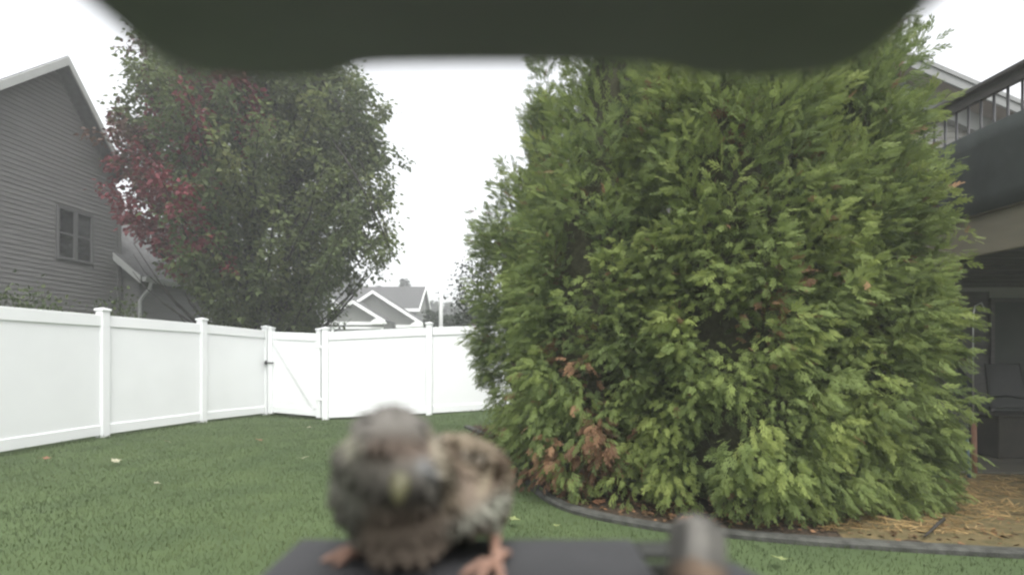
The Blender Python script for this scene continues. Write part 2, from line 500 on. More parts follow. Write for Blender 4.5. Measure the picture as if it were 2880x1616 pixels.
# gate between the two runs
GA = Vector((-5.13, 11.37, 0)); GB = Vector((-3.98, 11.03, 0))
gate = empty('fence_gate', (GA.x, GA.y, gz(GA.x, GA.y)), 'white vinyl gate with diagonal brace between the two fence runs', 'gate')
za = gz(GA.x, GA.y) - 0.0; zb = gz(GB.x, GB.y) + 0.0
gd = (GB - GA).normalized(); gn = Vector((gd.y, -gd.x, 0))
gang = math.atan2(gd.y, gd.x)
for nm, g_, z_ in (('stile', GA, za), ('stile', GB, zb)):
    mb = MB()
    hw = 0.052
    pts = [g_ + gd * a * hw + gn * b * hw for a, b in ((-1, -1), (1, -1), (1, 1), (-1, 1))]
    mb.prism([(p.x, p.y, z_ + 0.04) for p in pts], (0, 0, 1.80))
    st = mb.build('stile', M['vinyl'], gate, bevel=0.007, segs=2)
    mb = MB()
    hw = 0.063
    pts = [g_ + gd * a * hw + gn * b * hw for a, b in ((-1, -1), (1, -1), (1, 1), (-1, 1))]
    mb.prism([(p.x, p.y, z_ + 1.842) for p in pts], (0, 0, 0.03))
    mb.add([(p.x, p.y, z_ + 1.872) for p in pts] + [(g_.x, g_.y, z_ + 1.892)], [(0, 1, 4), (1, 2, 4), (2, 3, 4), (3, 0, 4)])
    mb.build('cap', M['vinyl'], st, bevel=0.003)
def gslab(lo, hi, t, name, bev=0.005, shift=0.0):
    p0 = GA + gd * 0.054; p1 = GB - gd * 0.054
    o = gn * (t / 2); s_ = gn * shift
    mb = MB()
    mb.prism([p0 + s_ + o + Vector((0, 0, za + lo)), p1 + s_ + o + Vector((0, 0, zb + lo)), p1 + s_ + o + Vector((0, 0, zb + hi)), p0 + s_ + o + Vector((0, 0, za + hi))], -2 * o)
    mb.build(name, M['vinyl'], gate, bevel=bev)
gslab(1.62, 1.78, 0.056, 'top_rail'); gslab(0.07, 0.22, 0.056, 'bottom_rail'); gslab(0.213, 1.627, 0.022, 'infill_panel', 0)
mb = MB()
mb.beam(GA + gd * 0.09 + gn * 0.024 + Vector((0, 0, za + 1.58)), GB - gd * 0.09 + gn * 0.024 + Vector((0, 0, zb + 0.22)), 0.024, 0.075, up=tuple(gn.cross(gd)))
mb.build('brace', M['vinyl'], gate, bevel=0.003)
mb = MB()
lp = GA + gn * 0.058 + Vector((0, 0, za + 1.12))
mb.beam(lp - gd * 0.13, lp + gd * 0.10, 0.022, 0.03); mb.beam(lp - gd * 0.09 - Vector((0, 0, 0.04)), lp - gd * 0.09 + Vector((0, 0, 0.05)), 0.03, 0.035, up=tuple(gn))
mb.build('latch', M['chair'], gate, bevel=0.002)
for zz in (0.42, 1.50):
    hp = GB + gn * 0.057 + Vector((0, 0, zb + zz))
    MB().beam(hp - gd * 0.05, hp + gd * 0.13, 0.008, 0.045).build('hinge', M['trim_white'], gate, bevel=0.002)

# ------------------------------------------------------------------ taupe house on the left, with lap siding boards
hd = Vector((0.08, 1, 0)).normalized()             # along the wall, away from the camera
hn = Vector((hd.y, -hd.x, 0))                       # out of the wall, towards the yard
HC = Vector((-10.3, 14.0, 0))                       # far corner of the wall
house = empty('taupe_house', (HC.x, HC.y, 0), 'tall taupe sided gable house behind the fence run', 'house')
PK_T = 1.85                                         # peak, metres from the far corner back towards the camera
PK_Z = 7.90
SL_N, SL_F = 0.877, 1.26                            # roof slopes, near and far side
def roof_z(t):
    return PK_Z - (t - PK_T) * SL_N if t > PK_T else PK_Z - (PK_T - t) * SL_F
def wp(t, z, off=0.0):
    p = HC - hd * t + hn * off
    return Vector((p.x, p.y, z))
T_NEAR = 6.2
wall = MB()
poly = [wp(0, -0.2), wp(T_NEAR, -0.2), wp(T_NEAR, roof_z(T_NEAR) - .12), wp(PK_T, PK_Z - .12), wp(0, roof_z(0) - .12)]
wall.prism(poly, tuple(-hn * 6.5 + Vector((0, 0, -2.9))))
wall.build('wall', M['siding'], house)
# window opening limits on the wall (t, z)
WY = 1
def on_wall(px, py):
    k_ = (px - 1440) / F                            # solve X = k Y on the wall line
    Y = (HC.x - 0.08 * HC.y) / (k_ - 0.08)
    return (HC.y - Y) / hd.y, CAM_Z - (py - 1000) / F * Y
wt0, _ = on_wall(258, 600); wt1, _ = on_wall(156, 600)
_, wz1 = on_wall(205, 590); _, wz0 = on_wall(205, 735)
H_ = 0.105
z = 0.2
while z < PK_Z - 0.2:
    z1 = min(z + H_, PK_Z - 0.16)
    # extent of the course under the roof line
    def lim(zz):
        zz = zz + 0.13
        tf = 0.0 if roof_z(0) > zz else PK_T - (PK_Z - zz) / SL_F
        tn = T_NEAR if roof_z(T_NEAR) > zz else PK_T + (PK_Z - zz) / SL_N
        return tf, tn
    a0, b0 = lim(z); a1, b1 = lim(z1)
    spans = [(a0, b0, a1, b1)]
    if z1 > wz0 - 0.03 and z < wz1 + 0.03:
        spans = [(a0, wt0 - 0.03, a1, wt0 - 0.03), (wt1 + 0.03, b0, wt1 + 0.03, b1)]
    for (p0, q0, p1, q1) in spans:
        mb = MB()
        mb.add([wp(p0, z, .001), wp(q0, z, .001), wp(q0, z, .022), wp(p0, z, .022), wp(p1, z1, .001), wp(q1, z1, .001), wp(q1, z1, .006), wp(p1, z1, .006)],
               [(0, 1, 2, 3), (4, 7, 6, 5), (0, 4, 5, 1), (1, 5, 6, 2), (2, 6, 7, 3), (3, 7, 4, 0)])
        mb.build('siding_board', M['siding'], house)
    z = z1 if z1 < PK_Z - 0.17 else PK_Z
# corner board
MB().prism([wp(-0.03, 0.2, .002), wp(0.09, 0.2, .002), wp(0.09, 0.2, .03), wp(-0.03, 0.2, .03)], (0, 0, roof_z(0) - .35)).build('corner_board', M['siding'], house)
# window
wn = MB()
for (a, b, c, d) in ((wt0, wt1, wz0, wz0 + .06), (wt0, wt1, wz1 - .06, wz1), (wt0, wt0 + .06, wz0 + .06, wz1 - .06), (wt1 - .06, wt1, wz0 + .06, wz1 - .06)):
    wn.prism([wp(a, c, .004), wp(b, c, .004), wp(b, d, .004), wp(a, d, .004)], tuple(hn * .05))
win = wn.build('window', M['frame'], house, bevel=.004)
wm = (wt0 + wt1) / 2
MB().prism([wp(wm - .045, wz0 + .06, .004), wp(wm + .045, wz0 + .06, .004), wp(wm + .045, wz1 - .06, .004), wp(wm - .045, wz1 - .06, .004)], tuple(hn * .045)).build('mullion', M['frame'], win)
for a, b in ((wt0 + .06, wm - .045), (wm + .045, wt1 - .06)):
    MB().prism([wp(a, wz0 + .06, .004), wp(b, wz0 + .06, .004), wp(b, wz1 - .06, .004), wp(a, wz1 - .06, .004)], tuple(hn * .012)).build('pane', M['glass'], win)
    MB().prism([wp(a, (wz0 + wz1) / 2 - .02, .018), wp(b, (wz0 + wz1) / 2 - .02, .018), wp(b, (wz0 + wz1) / 2 + .02, .018), wp(a, (wz0 + wz1) / 2 + .02, .018)], tuple(hn * .016)).build('sash_bar', M['frame'], win)
# roof slabs and rake boards
OV = 0.35
for t_end, sl, nm in ((T_NEAR + .5, SL_N, 'n'), (0.18, SL_F, 'f')):
    e = roof_z(t_end)
    mb = MB()
    mb.prism([wp(PK_T, PK_Z, OV), wp(t_end, e, OV), wp(t_end, e + .12, OV), wp(PK_T, PK_Z + .12, OV)], tuple(-hn * 7.4 + Vector((0, 0, -3.2))))
    roof = mb.build('roof', M['shingle'], house)
    mb = MB()
    mb.prism([wp(PK_T, PK_Z - .10, OV + .002), wp(t_end, e - .10, OV + .002), wp(t_end, e + .10, OV + .002), wp(PK_T, PK_Z + .10, OV + .002)], tuple(hn * .03))
    mb.build('rake_board', M['trim'], house, bevel=.004)
    mb = MB()
    mb.prism([wp(PK_T, PK_Z - .03, .03), wp(t_end, e - .03, .03), wp(t_end, e - .01, .03), wp(PK_T, PK_Z - .01, .03)], tuple(hn * (OV - .03)))
    mb.build('soffit', M['siding'], house)

# lower wing behind the corner
wing = empty('house_wing', (-10.0, 14.3, 0), 'low taupe wing with a downspout beyond the tall gable house', 'house')
EZ = 3.42; WX = -9.90; WY0 = 14.15; WY1 = 24.0; RX = -12.6; RZ = 5.75
def wy(X, Y): return X + 0.08 * (Y - 14)
MB().prism([(wy(RX * 1.0 - 2.6, WY0), WY0, 0), (wy(WX, WY0), WY0, 0), (wy(WX, WY0), WY0, EZ), (wy(RX, WY0), WY0, RZ - .1), (wy(RX - 2.6, WY0), WY0, EZ)], (0.08 * (WY1 - WY0), WY1 - WY0, 0)).build('wall', M['siding'], wing)
z = 0.3
while z < EZ + 2.2:
    xr = WX if z < EZ else WX - (z - EZ) / ((RZ - EZ) / (WX - RX))
    xr1 = WX if z + H_ < EZ else WX - (z + H_ - EZ) / ((RZ - EZ) / (WX - RX))
    if wy(xr, WY0) < -10.35: break
    MB().add([(wy(-10.36, WY0), WY0 - .022, z), (wy(xr, WY0) + .02, WY0 - .022, z), (wy(xr, WY0), WY0 - .001, z), (wy(-10.36, WY0), WY0 - .001, z),
              (wy(-10.36, WY0), WY0 - .006, z + H_), (wy(xr1, WY0), WY0 - .006, z + H_), (wy(xr1, WY0), WY0 - .001, z + H_), (wy(-10.36, WY0), WY0 - .001, z + H_)],
             [(0, 3, 2, 1), (4, 5, 6, 7), (0, 1, 5, 4), (1, 2, 6, 5), (2, 3, 7, 6), (3, 0, 4, 7)]).build('siding_board', M['siding'], wing)
    if z + H_ < EZ:
        a = Vector((wy(WX, WY0 + .01), WY0 + .01, z)); b = Vector((wy(WX, WY1), WY1, z))
        u = Vector((1, 0, 0)); h = Vector((0, 0, H_))
        MB().add([a + u * .001, a + u * .022, b + u * .022, b + u * .001, a + h + u * .001, a + h + u * .006, b + h + u * .006, b + h + u * .001],
                 [(0, 3, 2, 1), (4, 5, 6, 7), (0, 1, 5, 4), (1, 2, 6, 5), (2, 3, 7, 6), (3, 0, 4, 7)]).build('siding_board', M['siding'], wing)
    z += H_
ex = WX + .32; sl = (RZ - EZ) / (WX - RX); ez = EZ - .32 * sl + .05
def wr(X, Y, z): return Vector((wy(X, Y), Y, z))
F0 = WY0 - .35
MB().prism([wr(ex, F0, ez), wr(RX, F0, RZ), wr(RX, F0, RZ + .09), wr(ex, F0, ez + .09)], (0.08 * (WY1 - F0), WY1 - F0, 0)).build('roof', M['shingle_pale'], wing)
MB().prism([wr(2 * RX - ex, F0, ez), wr(RX, F0, RZ), wr(RX, F0, RZ + .09), wr(2 * RX - ex, F0, ez + .09)], (0.08 * (WY1 - F0), WY1 - F0, 0)).build('roof', M['shingle_pale'], wing)
MB().prism([wr(ex, F0, ez - .13), wr(RX, F0, RZ - .13), wr(RX, F0, RZ + .07), wr(ex, F0, ez + .07)], (0, -.03, 0)).build('rake_board', M['trim'], wing, bevel=.004)
mb = MB()
mb.prism([wr(ex + .003, F0 + .02, ez - .06), wr(ex + .10, F0 + .02, ez - .06), wr(ex + .13, F0 + .02, ez + .06), wr(ex + .003, F0 + .02, ez + .06)], (0.08 * (WY1 - F0), WY1 - F0, 0))
gut = mb.build('gutter', M['trim'], wing, bevel=.004)
mb = MB()
g0 = wr(ex + .06, F0 + .25, ez - .06)
g1 = Vector((g0.x - .02, g0.y, g0.z - .16)); g2 = Vector((wy(WX, WY0) + .12, WY0 - .04, ez - .42)); g3 = Vector((wy(WX, WY0) + .065, WY0 - .07, ez - .55)); g4 = Vector((g3.x, g3.y, .3))
mb.tube([g0, g1, g2, g3, g3 + Vector((0, 0, -.2)), g4], .045, 8)
mb.build('downspout', M['trim'], wing, smooth=True)
# small pale-framed window in the wing wall, glimpsed below the maple
def wing_pt(px, py):
    k_ = (px - 1440) / F; Y = (WX - 0.08 * 14 + .03) / (k_ - 0.08)
    return Y, CAM_Z - (py - 1000) / F * Y
ya, za_ = wing_pt(585, 835); yb, _ = wing_pt(640, 835); _, zb_ = wing_pt(585, 905)
def wq(Y, z, o): return Vector((wy(WX, Y) + o, Y, z))
mb = MB()
for (a, b, c, d) in ((ya, yb, za_ - .09, za_), (ya, yb, zb_, zb_ + .09), (ya, ya + .12, zb_ + .09, za_ - .09), (yb - .12, yb, zb_ + .09, za_ - .09)):
    mb.prism([wq(a, c, .024), wq(b, c, .024), wq(b, d, .024), wq(a, d, .024)], (.04, 0, 0))
w2 = mb.build('window', M['trim_white'], wing)
MB().prism([wq(ya + .12, zb_ + .09, .024), wq(yb - .12, zb_ + .09, .024), wq(yb - .12, za_ - .09, .024), wq(ya + .12, za_ - .09, .024)], (.012, 0, 0)).build('pane', M['glass'], w2)

# ------------------------------------------------------------------ grey house far behind the gate
far = empty('grey_house', (-13, 46, 0), 'distant grey house with white trimmed gables seen over the gate', 'house')
def gable(name_y, px_pk, py_pk, px_l, py_l, px_r, py_r, Yf, Yb, wallmat, ret_l=True, ret_r=True):
    pk = P(px_pk, py_pk, Yf); l = P(px_l, py_l, Yf); r = P(px_r, py_r, Yf)
    z0 = (l.z + r.z) / 2
    l.z = z0; r.z = z0
    d = Vector((0, Yb - Yf, 0))
    inl = l + (pk - l).normalized() * .25; inr = r + (pk - r).normalized() * .25
    MB().prism([Vector((inl.x, Yf + .45, -0.1)), Vector((inr.x, Yf + .45, -0.1)), Vector((inr.x, Yf + .45, z0 + .02)), Vector((pk.x, Yf + .45, pk.z - .12)), Vector((inl.x, Yf + .45, z0 + .02))], (0, Yb - Yf - 1.0, 0)).build('wall', wallmat, far)
    for e in (l, r):
        out = (e - pk).normalized()
        n_ = Vector((-out.z, 0, out.x)) if out.x < 0 else Vector((out.z, 0, -out.x))
        n_ = Vector((abs(out.z) * (1 if out.x > 0 else -1), 0, abs(out.x)))
        MB().prism([pk, e, e + Vector((0, 0, .16)), pk + Vector((0, 0, .16))], d).build('roof', M['shingle'], far)
        MB().prism([pk + Vector((0, -.01, -.14)), e + Vector((0, -.01, -.14)), e + Vector((0, -.01, .13)), pk + Vector((0, -.01, .13))], (0, -.06, 0)).build('rake_board', M['trim_white'], far)
        sgn = 1 if e.x > pk.x else -1
        MB().prism([e + Vector((0, -.02, -.16)), e + Vector((-sgn * 1.15, -.02, -.16)), e + Vector((-sgn * 1.15, -.02, .05)), e + Vector((-sgn * .62, -.02, .40)), e + Vector((0, -.02, .02))][::sgn], (0, .5, 0)).build('eave_return', M['trim_white'], far)
    return pk, l, r
# main block
X0, X1 = -27.0, -8.73
zr = P(1198, 810, 54).z; ze = P(1178, 872, 50).z
MB().prism([(X0, 50.4, -.1), (X1 - .35, 50.4, -.1), (X1 - .35, 50.4, ze), (X0, 50.4, ze)], (0, 7.2, 0)).build('wall', M['siding_far_dark'], far)
MB().prism([(X1 - .3, 50.4, ze - .2), (X1 - .3, 57.6, ze - .2), (X1 - .3, 54, zr - .15)], (-.3, 0, 0)).build('gable_wall', M['siding_pale'], far)
MB().prism([(X0, 50, ze), (X0, 54, zr), (X0, 54, zr + .16), (X0, 50, ze + .16)], (X1 - X0, 0, 0)).build('roof', M['shingle'], far)
MB().prism([(X0, 58, ze), (X0, 54, zr), (X0, 54, zr + .16), (X0, 58, ze + .16)], (X1 - X0, 0, 0)).build('roof', M['shingle'], far)
for yy in (50, 58):
    MB().prism([(X1 + .01, yy, ze - .12), (X1 + .01, 54, zr - .12), (X1 + .01, 54, zr + .14), (X1 + .01, yy, ze + .14)], (.06, 0, 0)).build('rake_board', M['trim_white'], far)
MB().box(X1 - 1.4, 49.93, ze - .12, X1 + .1, 50.0, ze + .16).build('eave_return', M['trim_white'], far)
MB().box(X1 - .2, 57.3, ze - .3, X1 + .45, 58.1, ze + .16).build('eave_return', M['trim_white'], far)
gable('b', 1048, 820, 906, 912, 1192, 914, 46, 53.5, M['siding_pale'])
pk, gl, gr = gable('a', 992, 848, 903, 903, 1084, 906, 43, 50, M['siding_pale'])
gable('c', 880, 800, 790, 868, 967, 869, 47.5, 53.5, M['siding_far_dark'])
MB().box(gl.x + .2, 43.33, gl.z - .22, gr.x - .2, 43.42, gl.z + .03).build('band_board', M['trim_white'], far)
g2r = P(1192, 914, 46)
MB().box(gr.x + .1, 46.33, g2r.z - .22, g2r.x - .2, 46.42, g2r.z + .06).build('band_board', M['trim_white'], far)
# garage opening under the small gable
za2 = P(930, 918, 43).z; x0 = P(928, 918, 43).x; x1 = P(1075, 918, 43).x
gf = MB().box(x0, 43.36, za2 - .16, x1, 43.43, za2).box(x0, 43.36, 0, x0 + .2, 43.43, za2 - .16).box(x1 - .2, 43.36, 0, x1, 43.43, za2 - .16).build('garage_frame', M['trim_white'], far)
MB().box(x0 + .2, 43.40, 0, x1 - .2, 43.44, za2 - .16).build('garage_door', M['siding_far_dark'], far)

# slim white pole beyond the fence
b = P(1240, 1000, 13.8)
mb = MB(); mb.tube([(b.x, b.y, 0), (b.x, b.y, P(0, 850, 13.8).z), (b.x, b.y, P(0, 780, 13.8).z)], [.06, .052, .024], 12)
tag(mb.build('white_pole', M['trim_white'], smooth=True), 'slim white tapering pole standing beyond the back fence by the far gables', 'pole')

# ------------------------------------------------------------------ maple
def polyline(p0, p1, bend, n=6, jit=0.0):
    out = []
    for i in range(n + 1):
        t = i / n
        p = p0.lerp(p1, t) + bend * math.sin(math.pi * t)
        if 0 < i < n and jit: p += Vector((random.uniform(-jit, jit), random.uniform(-jit, jit), random.uniform(-jit, jit)))
        out.append(p)
    return out

def interp(tab, z):
    return float(np.interp(z, [a for a, _ in tab], [b for _, b in tab]))

def leafy_tree(name, label, cat, cx, cy, tab, z_trunk0, n_limb, n_twig, n_leaf, leaf, col_fn, mats, trunk_r=0.16, house_x=None, up=0.55, n_stems=1, group=None, twig_len=(0.35, 0.7), rise=1.2, extra=()):
    root = empty(name, (cx, cy, gz(cx, cy)), label, cat, group)
    top = tab[-1][0]
    tk = MB()
    stems = []
    for s_ in range(n_stems):
        a = 2.4 * s_
        q = Vector((cx + math.cos(a) * .12 * (n_stems > 1), cy + math.sin(a) * .12 * (n_stems > 1), 0))
        e = Vector((cx + math.cos(a) * .9 * (n_stems > 1), cy + math.sin(a) * .9 * (n_stems > 1), top * .93))
        pts = polyline(q, e, Vector((math.cos(a) * .25, math.sin(a) * .25, 0)) * (n_stems > 1), 9, 0.04)
        pts[0].z = -0.1
        rr = [trunk_r * (1 - .88 * i / 9) * (1.25 if i == 0 else 1) for i in range(10)]
        tk.tube(pts, rr, 9); stems.append(pts)
    tk.build('trunk', M['bark'], root, smooth=True)
    br = MB()
    pos = []; ax = []; nr = []; sz = []; mi = []; ti = []
    z_lo = tab[0][0]
    for i in range(n_limb + len(extra)):
        u = (i + random.random()) / n_limb
        a = i * 2.39996 + random.uniform(-.3, .3)
        z_end = z_lo + (top - z_lo) * (u ** 0.85) * .99
        R = interp(tab, z_end) * random.uniform(.72, 1.06)
        end = Vector((cx + math.cos(a) * R, cy + math.sin(a) * R, z_end))
        z_s = max(z_trunk0, end.z - rise - R * up * random.uniform(.6, 1.1))
        st = stems[i % n_stems]
        k_ = min(range(len(st)), key=lambda j: abs(st[j].z - z_s))
        s0 = st[k_].copy()
        if i >= n_limb: end = Vector(extra[i - n_limb]); R = (end.xy - Vector((cx, cy))).length; a = math.atan2(end.y - cy, end.x - cx)
        if house_x is not None and end.x < house_x(end.y): end.x = house_x(end.y) + .05
        L = (end - s0).length
        pts = polyline(s0, end, Vector((math.cos(a), math.sin(a), -.4)) * L * .08, 7, 0.05)
        r0 = .012 + .008 * L
        br.tube(pts, [r0 * (1 - .85 * j / 7) for j in range(8)], 5)
        ck = col_fn(end, i)
        if ck is None: continue
        kind, lt = ck
        nt_ = int(n_twig * (.4 + .6 * min(1, L / 3)))
        for j in range(nt_):
            t = .22 + .8 * (j + random.random()) / nt_
            t = min(t, 1.0)
            f = t * 7; q = min(int(f), 6)
            b0 = pts[q].lerp(pts[q + 1], f - q)
            d = (pts[q + 1] - pts[q]).normalized()
            rv = Vector((random.gauss(0, 1), random.gauss(0, 1), random.gauss(0, .7))).normalized()
            td = (d * .75 + rv * .95 + Vector((0, 0, .28))).normalized()
            tl = random.uniform(*twig_len) * (1.0 - .25 * t)
            e = b0 + td * tl
            br.tube([b0, b0.lerp(e, .5) + rv * .03, e], [.007, .005, .002], 3, cap=False)
            nl = int(n_leaf * random.uniform(.7, 1.3))
            tj = random.uniform(-.15, .15)
            for _ in range(nl):
                s_ = random.random() ** .75
                o = Vector((random.gauss(0, 1), random.gauss(0, 1), random.gauss(0, .8))) * (.075 + .035 * s_)
                p = b0 + td * tl * s_ * 1.08 + o
                if house_x is not None and p.x < house_x(p.y): continue
                pos.append(p); mi.append(0 if (kind and t < .42) else kind if random.random() > .06 else random.choice(range(len(mats))) if kind else 0)
                ax.append((o.normalized() * .8 + td * .3 + Vector((random.uniform(-.5, .5), random.uniform(-.5, .5), -.45))))
                nr.append(Vector((random.gauss(0, .55), random.gauss(0, .55), 1)))
                sz.append(leaf * random.uniform(.65, 1.2)); ti.append(lt + tj + random.uniform(-.15, .15))
    br.build('branches', M['bark'], root, smooth=True)
    pos = np.array([tuple(p) for p in pos]); ax = np.array([tuple(p) for p in ax]); nr = np.array([tuple(p) for p in nr])
    scatter('crown', LEAF_V, LEAF_F, pos, frames(ax, nr), sz, mats, root, np.array(mi), np.array(ti))
    return root, len(pos)

MC = P(735, 1000, 13.4)
def maple_col(end, i):
    px = 1440 + F * end.x / end.y; py = 1000 - F * (end.z - CAM_Z) / end.y
    front = end.y < 14.6
    if py > 730 and px > 850: return None
    if py > 600 and px < 390 + (py - 600) * .65: return None
    if px < 465 and 395 < py < 745: return 2, .5 + random.uniform(-.2, .2)
    if front and 460 < px < 660 and py < 340: return (2 if random.random() < .72 else 0), .35
    if px < 430 and py < 420: return (1 if random.random() < .3 else 0), .5
    if px < 560 and random.random() < .12: return 1, .4
    return 0, .5 + .22 * math.sin(i * 1.7) + (.16 if 600 < px < 860 and py < 500 else -.05)
mtab = [(2.1, 2.1), (3.0, 2.9), (4.0, 3.15), (5.5, 3.1), (6.8, 2.95), (8.0, 2.65), (9.2, 2.0), (10.6, .6)]
mp, nl = leafy_tree('maple_tree', 'big maple with green crown turning red on its left side, behind the fence', 'tree',
           MC.x, MC.y, mtab, 1.3, 170, 16, 38, .128, maple_col, [M['maple_green'], M['maple_bronze'], M['maple_red']],
           trunk_r=.2, house_x=lambda y: (-10.3 + .08 * (y - 14) + .12) if y < 14.2 else (-9.5 + .08 * (y - 14)), n_stems=3, extra=[P(1110, 730, 12.4), P(1095, 700, 12.6), P(1060, 725, 12.3), P(1100, 450, 13.2), P(1075, 310, 13.4), P(1010, 745, 12.2), P(1070, 655, 13.0), P(980, 728, 12.6), P(395, 200, 13.0), P(385, 150, 13.2), P(350, 300, 13.2), P(350, 420, 12.9), P(345, 480, 12.9), P(365, 540, 12.8), P(390, 600, 12.8), P(450, 650, 12.7), P(1060, 480, 13.2), P(1050, 400, 13.3), P(1085, 560, 13.1), P(560, 800, 12.5), P(620, 840, 12.4), P(680, 820, 12.2), P(740, 850, 12.3), P(790, 800, 12.2), P(600, 770, 12.1), P(700, 760, 12.0), P(380, 450, 12.6), P(420, 560, 12.4), P(360, 500, 12.8)])
print('maple leaves', nl)

# low branch reaching right over the gate
# small leafy tree at the left flank of the evergreens
T2 = P(1352, 1000, 15)
leafy_tree('leafy_tree', 'small dark leafy tree showing between the white pole and the evergreens', 'tree', T2.x, T2.y,
           [(1.6, .8), (2.4, 1.0), (3.2, .8), (4.0, .25)], 1.0, 34, 9, 12, .10, lambda e, i: (0, .25), [M['far_green']], trunk_r=.06, n_stems=1, twig_len=(.25, .5), rise=.5)

# shrubs behind the fence
def shrub(label, px, py_top, Y, r, seed, n=2600, leaf=.07, m='shrub', tint=.5):
    c = P(px, py_top, Y)
    root = empty('shrub', (c.x, c.y, gz(c.x, c.y)), label, 'shrub')
    g = np.random.default_rng(seed)
    u = unit(g.normal(size=(n, 3)))
    lobes = 1 + .22 * np.sin(u[:, 0] * 7 + seed) * np.cos(u[:, 2] * 6 + seed * 2) + .12 * g.normal(size=n)
    h = c.z
    ctr = np.array([c.x, c.y, h * .52])
    p = ctr + u * np.stack([r * lobes, r * lobes, h * .48 * lobes], 1) * (g.random((n, 1)) ** .35)
    ok = p[:, 2] > 0.03
    p = p[ok]; u = u[ok]
    mb = MB()
    for k_ in range(9):
        a = k_ * .7
        mb.tube([(c.x + .05 * math.cos(a), c.y + .05 * math.sin(a), -.05), (c.x + .35 * r * math.cos(a), c.y + .35 * r * math.sin(a), h * .45), (c.x + .7 * r * math.cos(a), c.y + .7 * r * math.sin(a), h * .8)], [.02, .014, .005], 5)
    mb.build('stems', M['bark'], root, smooth=True)
    scatter('foliage', LEAF_V, LEAF_F, p, frames(u + g.normal(size=u.shape) * .7, g.normal(size=u.shape) + np.array([0, 0, .8])), leaf * g.uniform(.7, 1.3, len(p)), [M[m]], root, None, tint + g.normal(size=len(p)) * .2)
shrub('olive shrub under the maple crown, behind the gate', 838, 842, 12.7, .55, 11, 3600, .08)
shrub('low green shrub against the taupe siding behind the nearest fence panel', 60, 812, 9.3, .8, 12, 3600, .08, tint=.3)
shrub('green shrub top peeping over the fence rail beside the first fence post', 330, 842, 10.2, .55, 13, 2600, .07, tint=.3)
shrub('dark shrub behind the fence at the foot of the maple trunk', 700, 868, 12.6, .7, 14, 3600, .08, m='far_green')

# ------------------------------------------------------------------ far trees
def conifer(label, px, py_top, Y, w, seed, group):
    c = P(px, py_top, Y)
    g = np.random.default_rng(seed)
    root = empty('conifer', (c.x, c.y, 0), label, 'conifer', group)
    MB().tube([(c.x, c.y, -.1), (c.x, c.y, c.z * .97)], [.22, .03], 7).build('trunk', M['bark'], root, smooth=True)
    n = 2600
    t = g.random(n) ** .7
    z_ = c.z * (1 - .88 * t) + 0
    ring = np.floor(g.random(n) * 26)
    a = ring * 2.4 + g.normal(size=n) * .22
    rr = w * (.06 + t) * np.sqrt(g.random(n)) * (1 + .25 * np.sin(ring * 3 + t * 18))
    p = np.stack([c.x + np.cos(a) * rr, c.y + np.sin(a) * rr, z_ + .25 * rr - .2], 1)
    ax_ = np.stack([np.cos(a), np.sin(a), g.uniform(-.5, .3, n)], 1)
    scatter('crown', LEAF_V, LEAF_F, p, frames(ax_, np.array([0, 0, 1.]) + g.normal(size=(n, 3)) * .5), g.uniform(.35, .8, n), [M['far_green']], root, None, .3 + g.normal(size=n) * .2)
cg = 'conifers beyond the far grey house'
for i, (px, py, Y, w, lb) in enumerate([
    (975, 770, 70, 2.2, 'dark conifer behind the left half of the distant grey roof'),
    (1002, 764, 74, 2.4, 'tallest pointed conifer above the left half of the grey roof'),
    (945, 783, 72, 2.6, 'bushy conifer showing between maple branches and the grey roof'),
    (1062, 800, 84, 1.4, 'small conifer tip just above the middle of the grey ridge'),
    (1036, 803, 86, 1.2, 'tiny conifer tip left of the middle of the grey ridge'),
    (1138, 778, 72, 1.9, 'rounded conifer standing above the right part of the grey roof'),
    (1222, 842, 80, 2.6, 'conifer low behind the white pole, beside the grey gable end'),
    (1262, 846, 76, 2.8, 'conifer right of the white pole, behind the fence'),
    (1300, 838, 78, 3.0, 'conifer behind the small leafy tree near the evergreens')]):
    conifer(lb, px, py, Y, w, 100 + i, cg)
# dark hedge line beyond the fence
def hedge():
    a = P(1195, 880, 30); b = P(1420, 876, 30)
    g = np.random.default_rng(5); n = 9000
    x = g.uniform(a.x, b.x, n); z_ = g.uniform(0, a.z, n) + .15 * np.sin(x * 2.3); y = 30 + g.uniform(-.7, .7, n)
    o = scatter('hedge', LEAF_V, LEAF_F, np.stack([x, y, z_], 1), frames(g.normal(size=(n, 3)), g.normal(size=(n, 3))), g.uniform(.12, .25, n), [M['far_green']], None, None, .3 + g.normal(size=n) * .2)
    tag(o, 'dark clipped hedge crossing behind the back fence and white pole', 'hedge')
hedge()

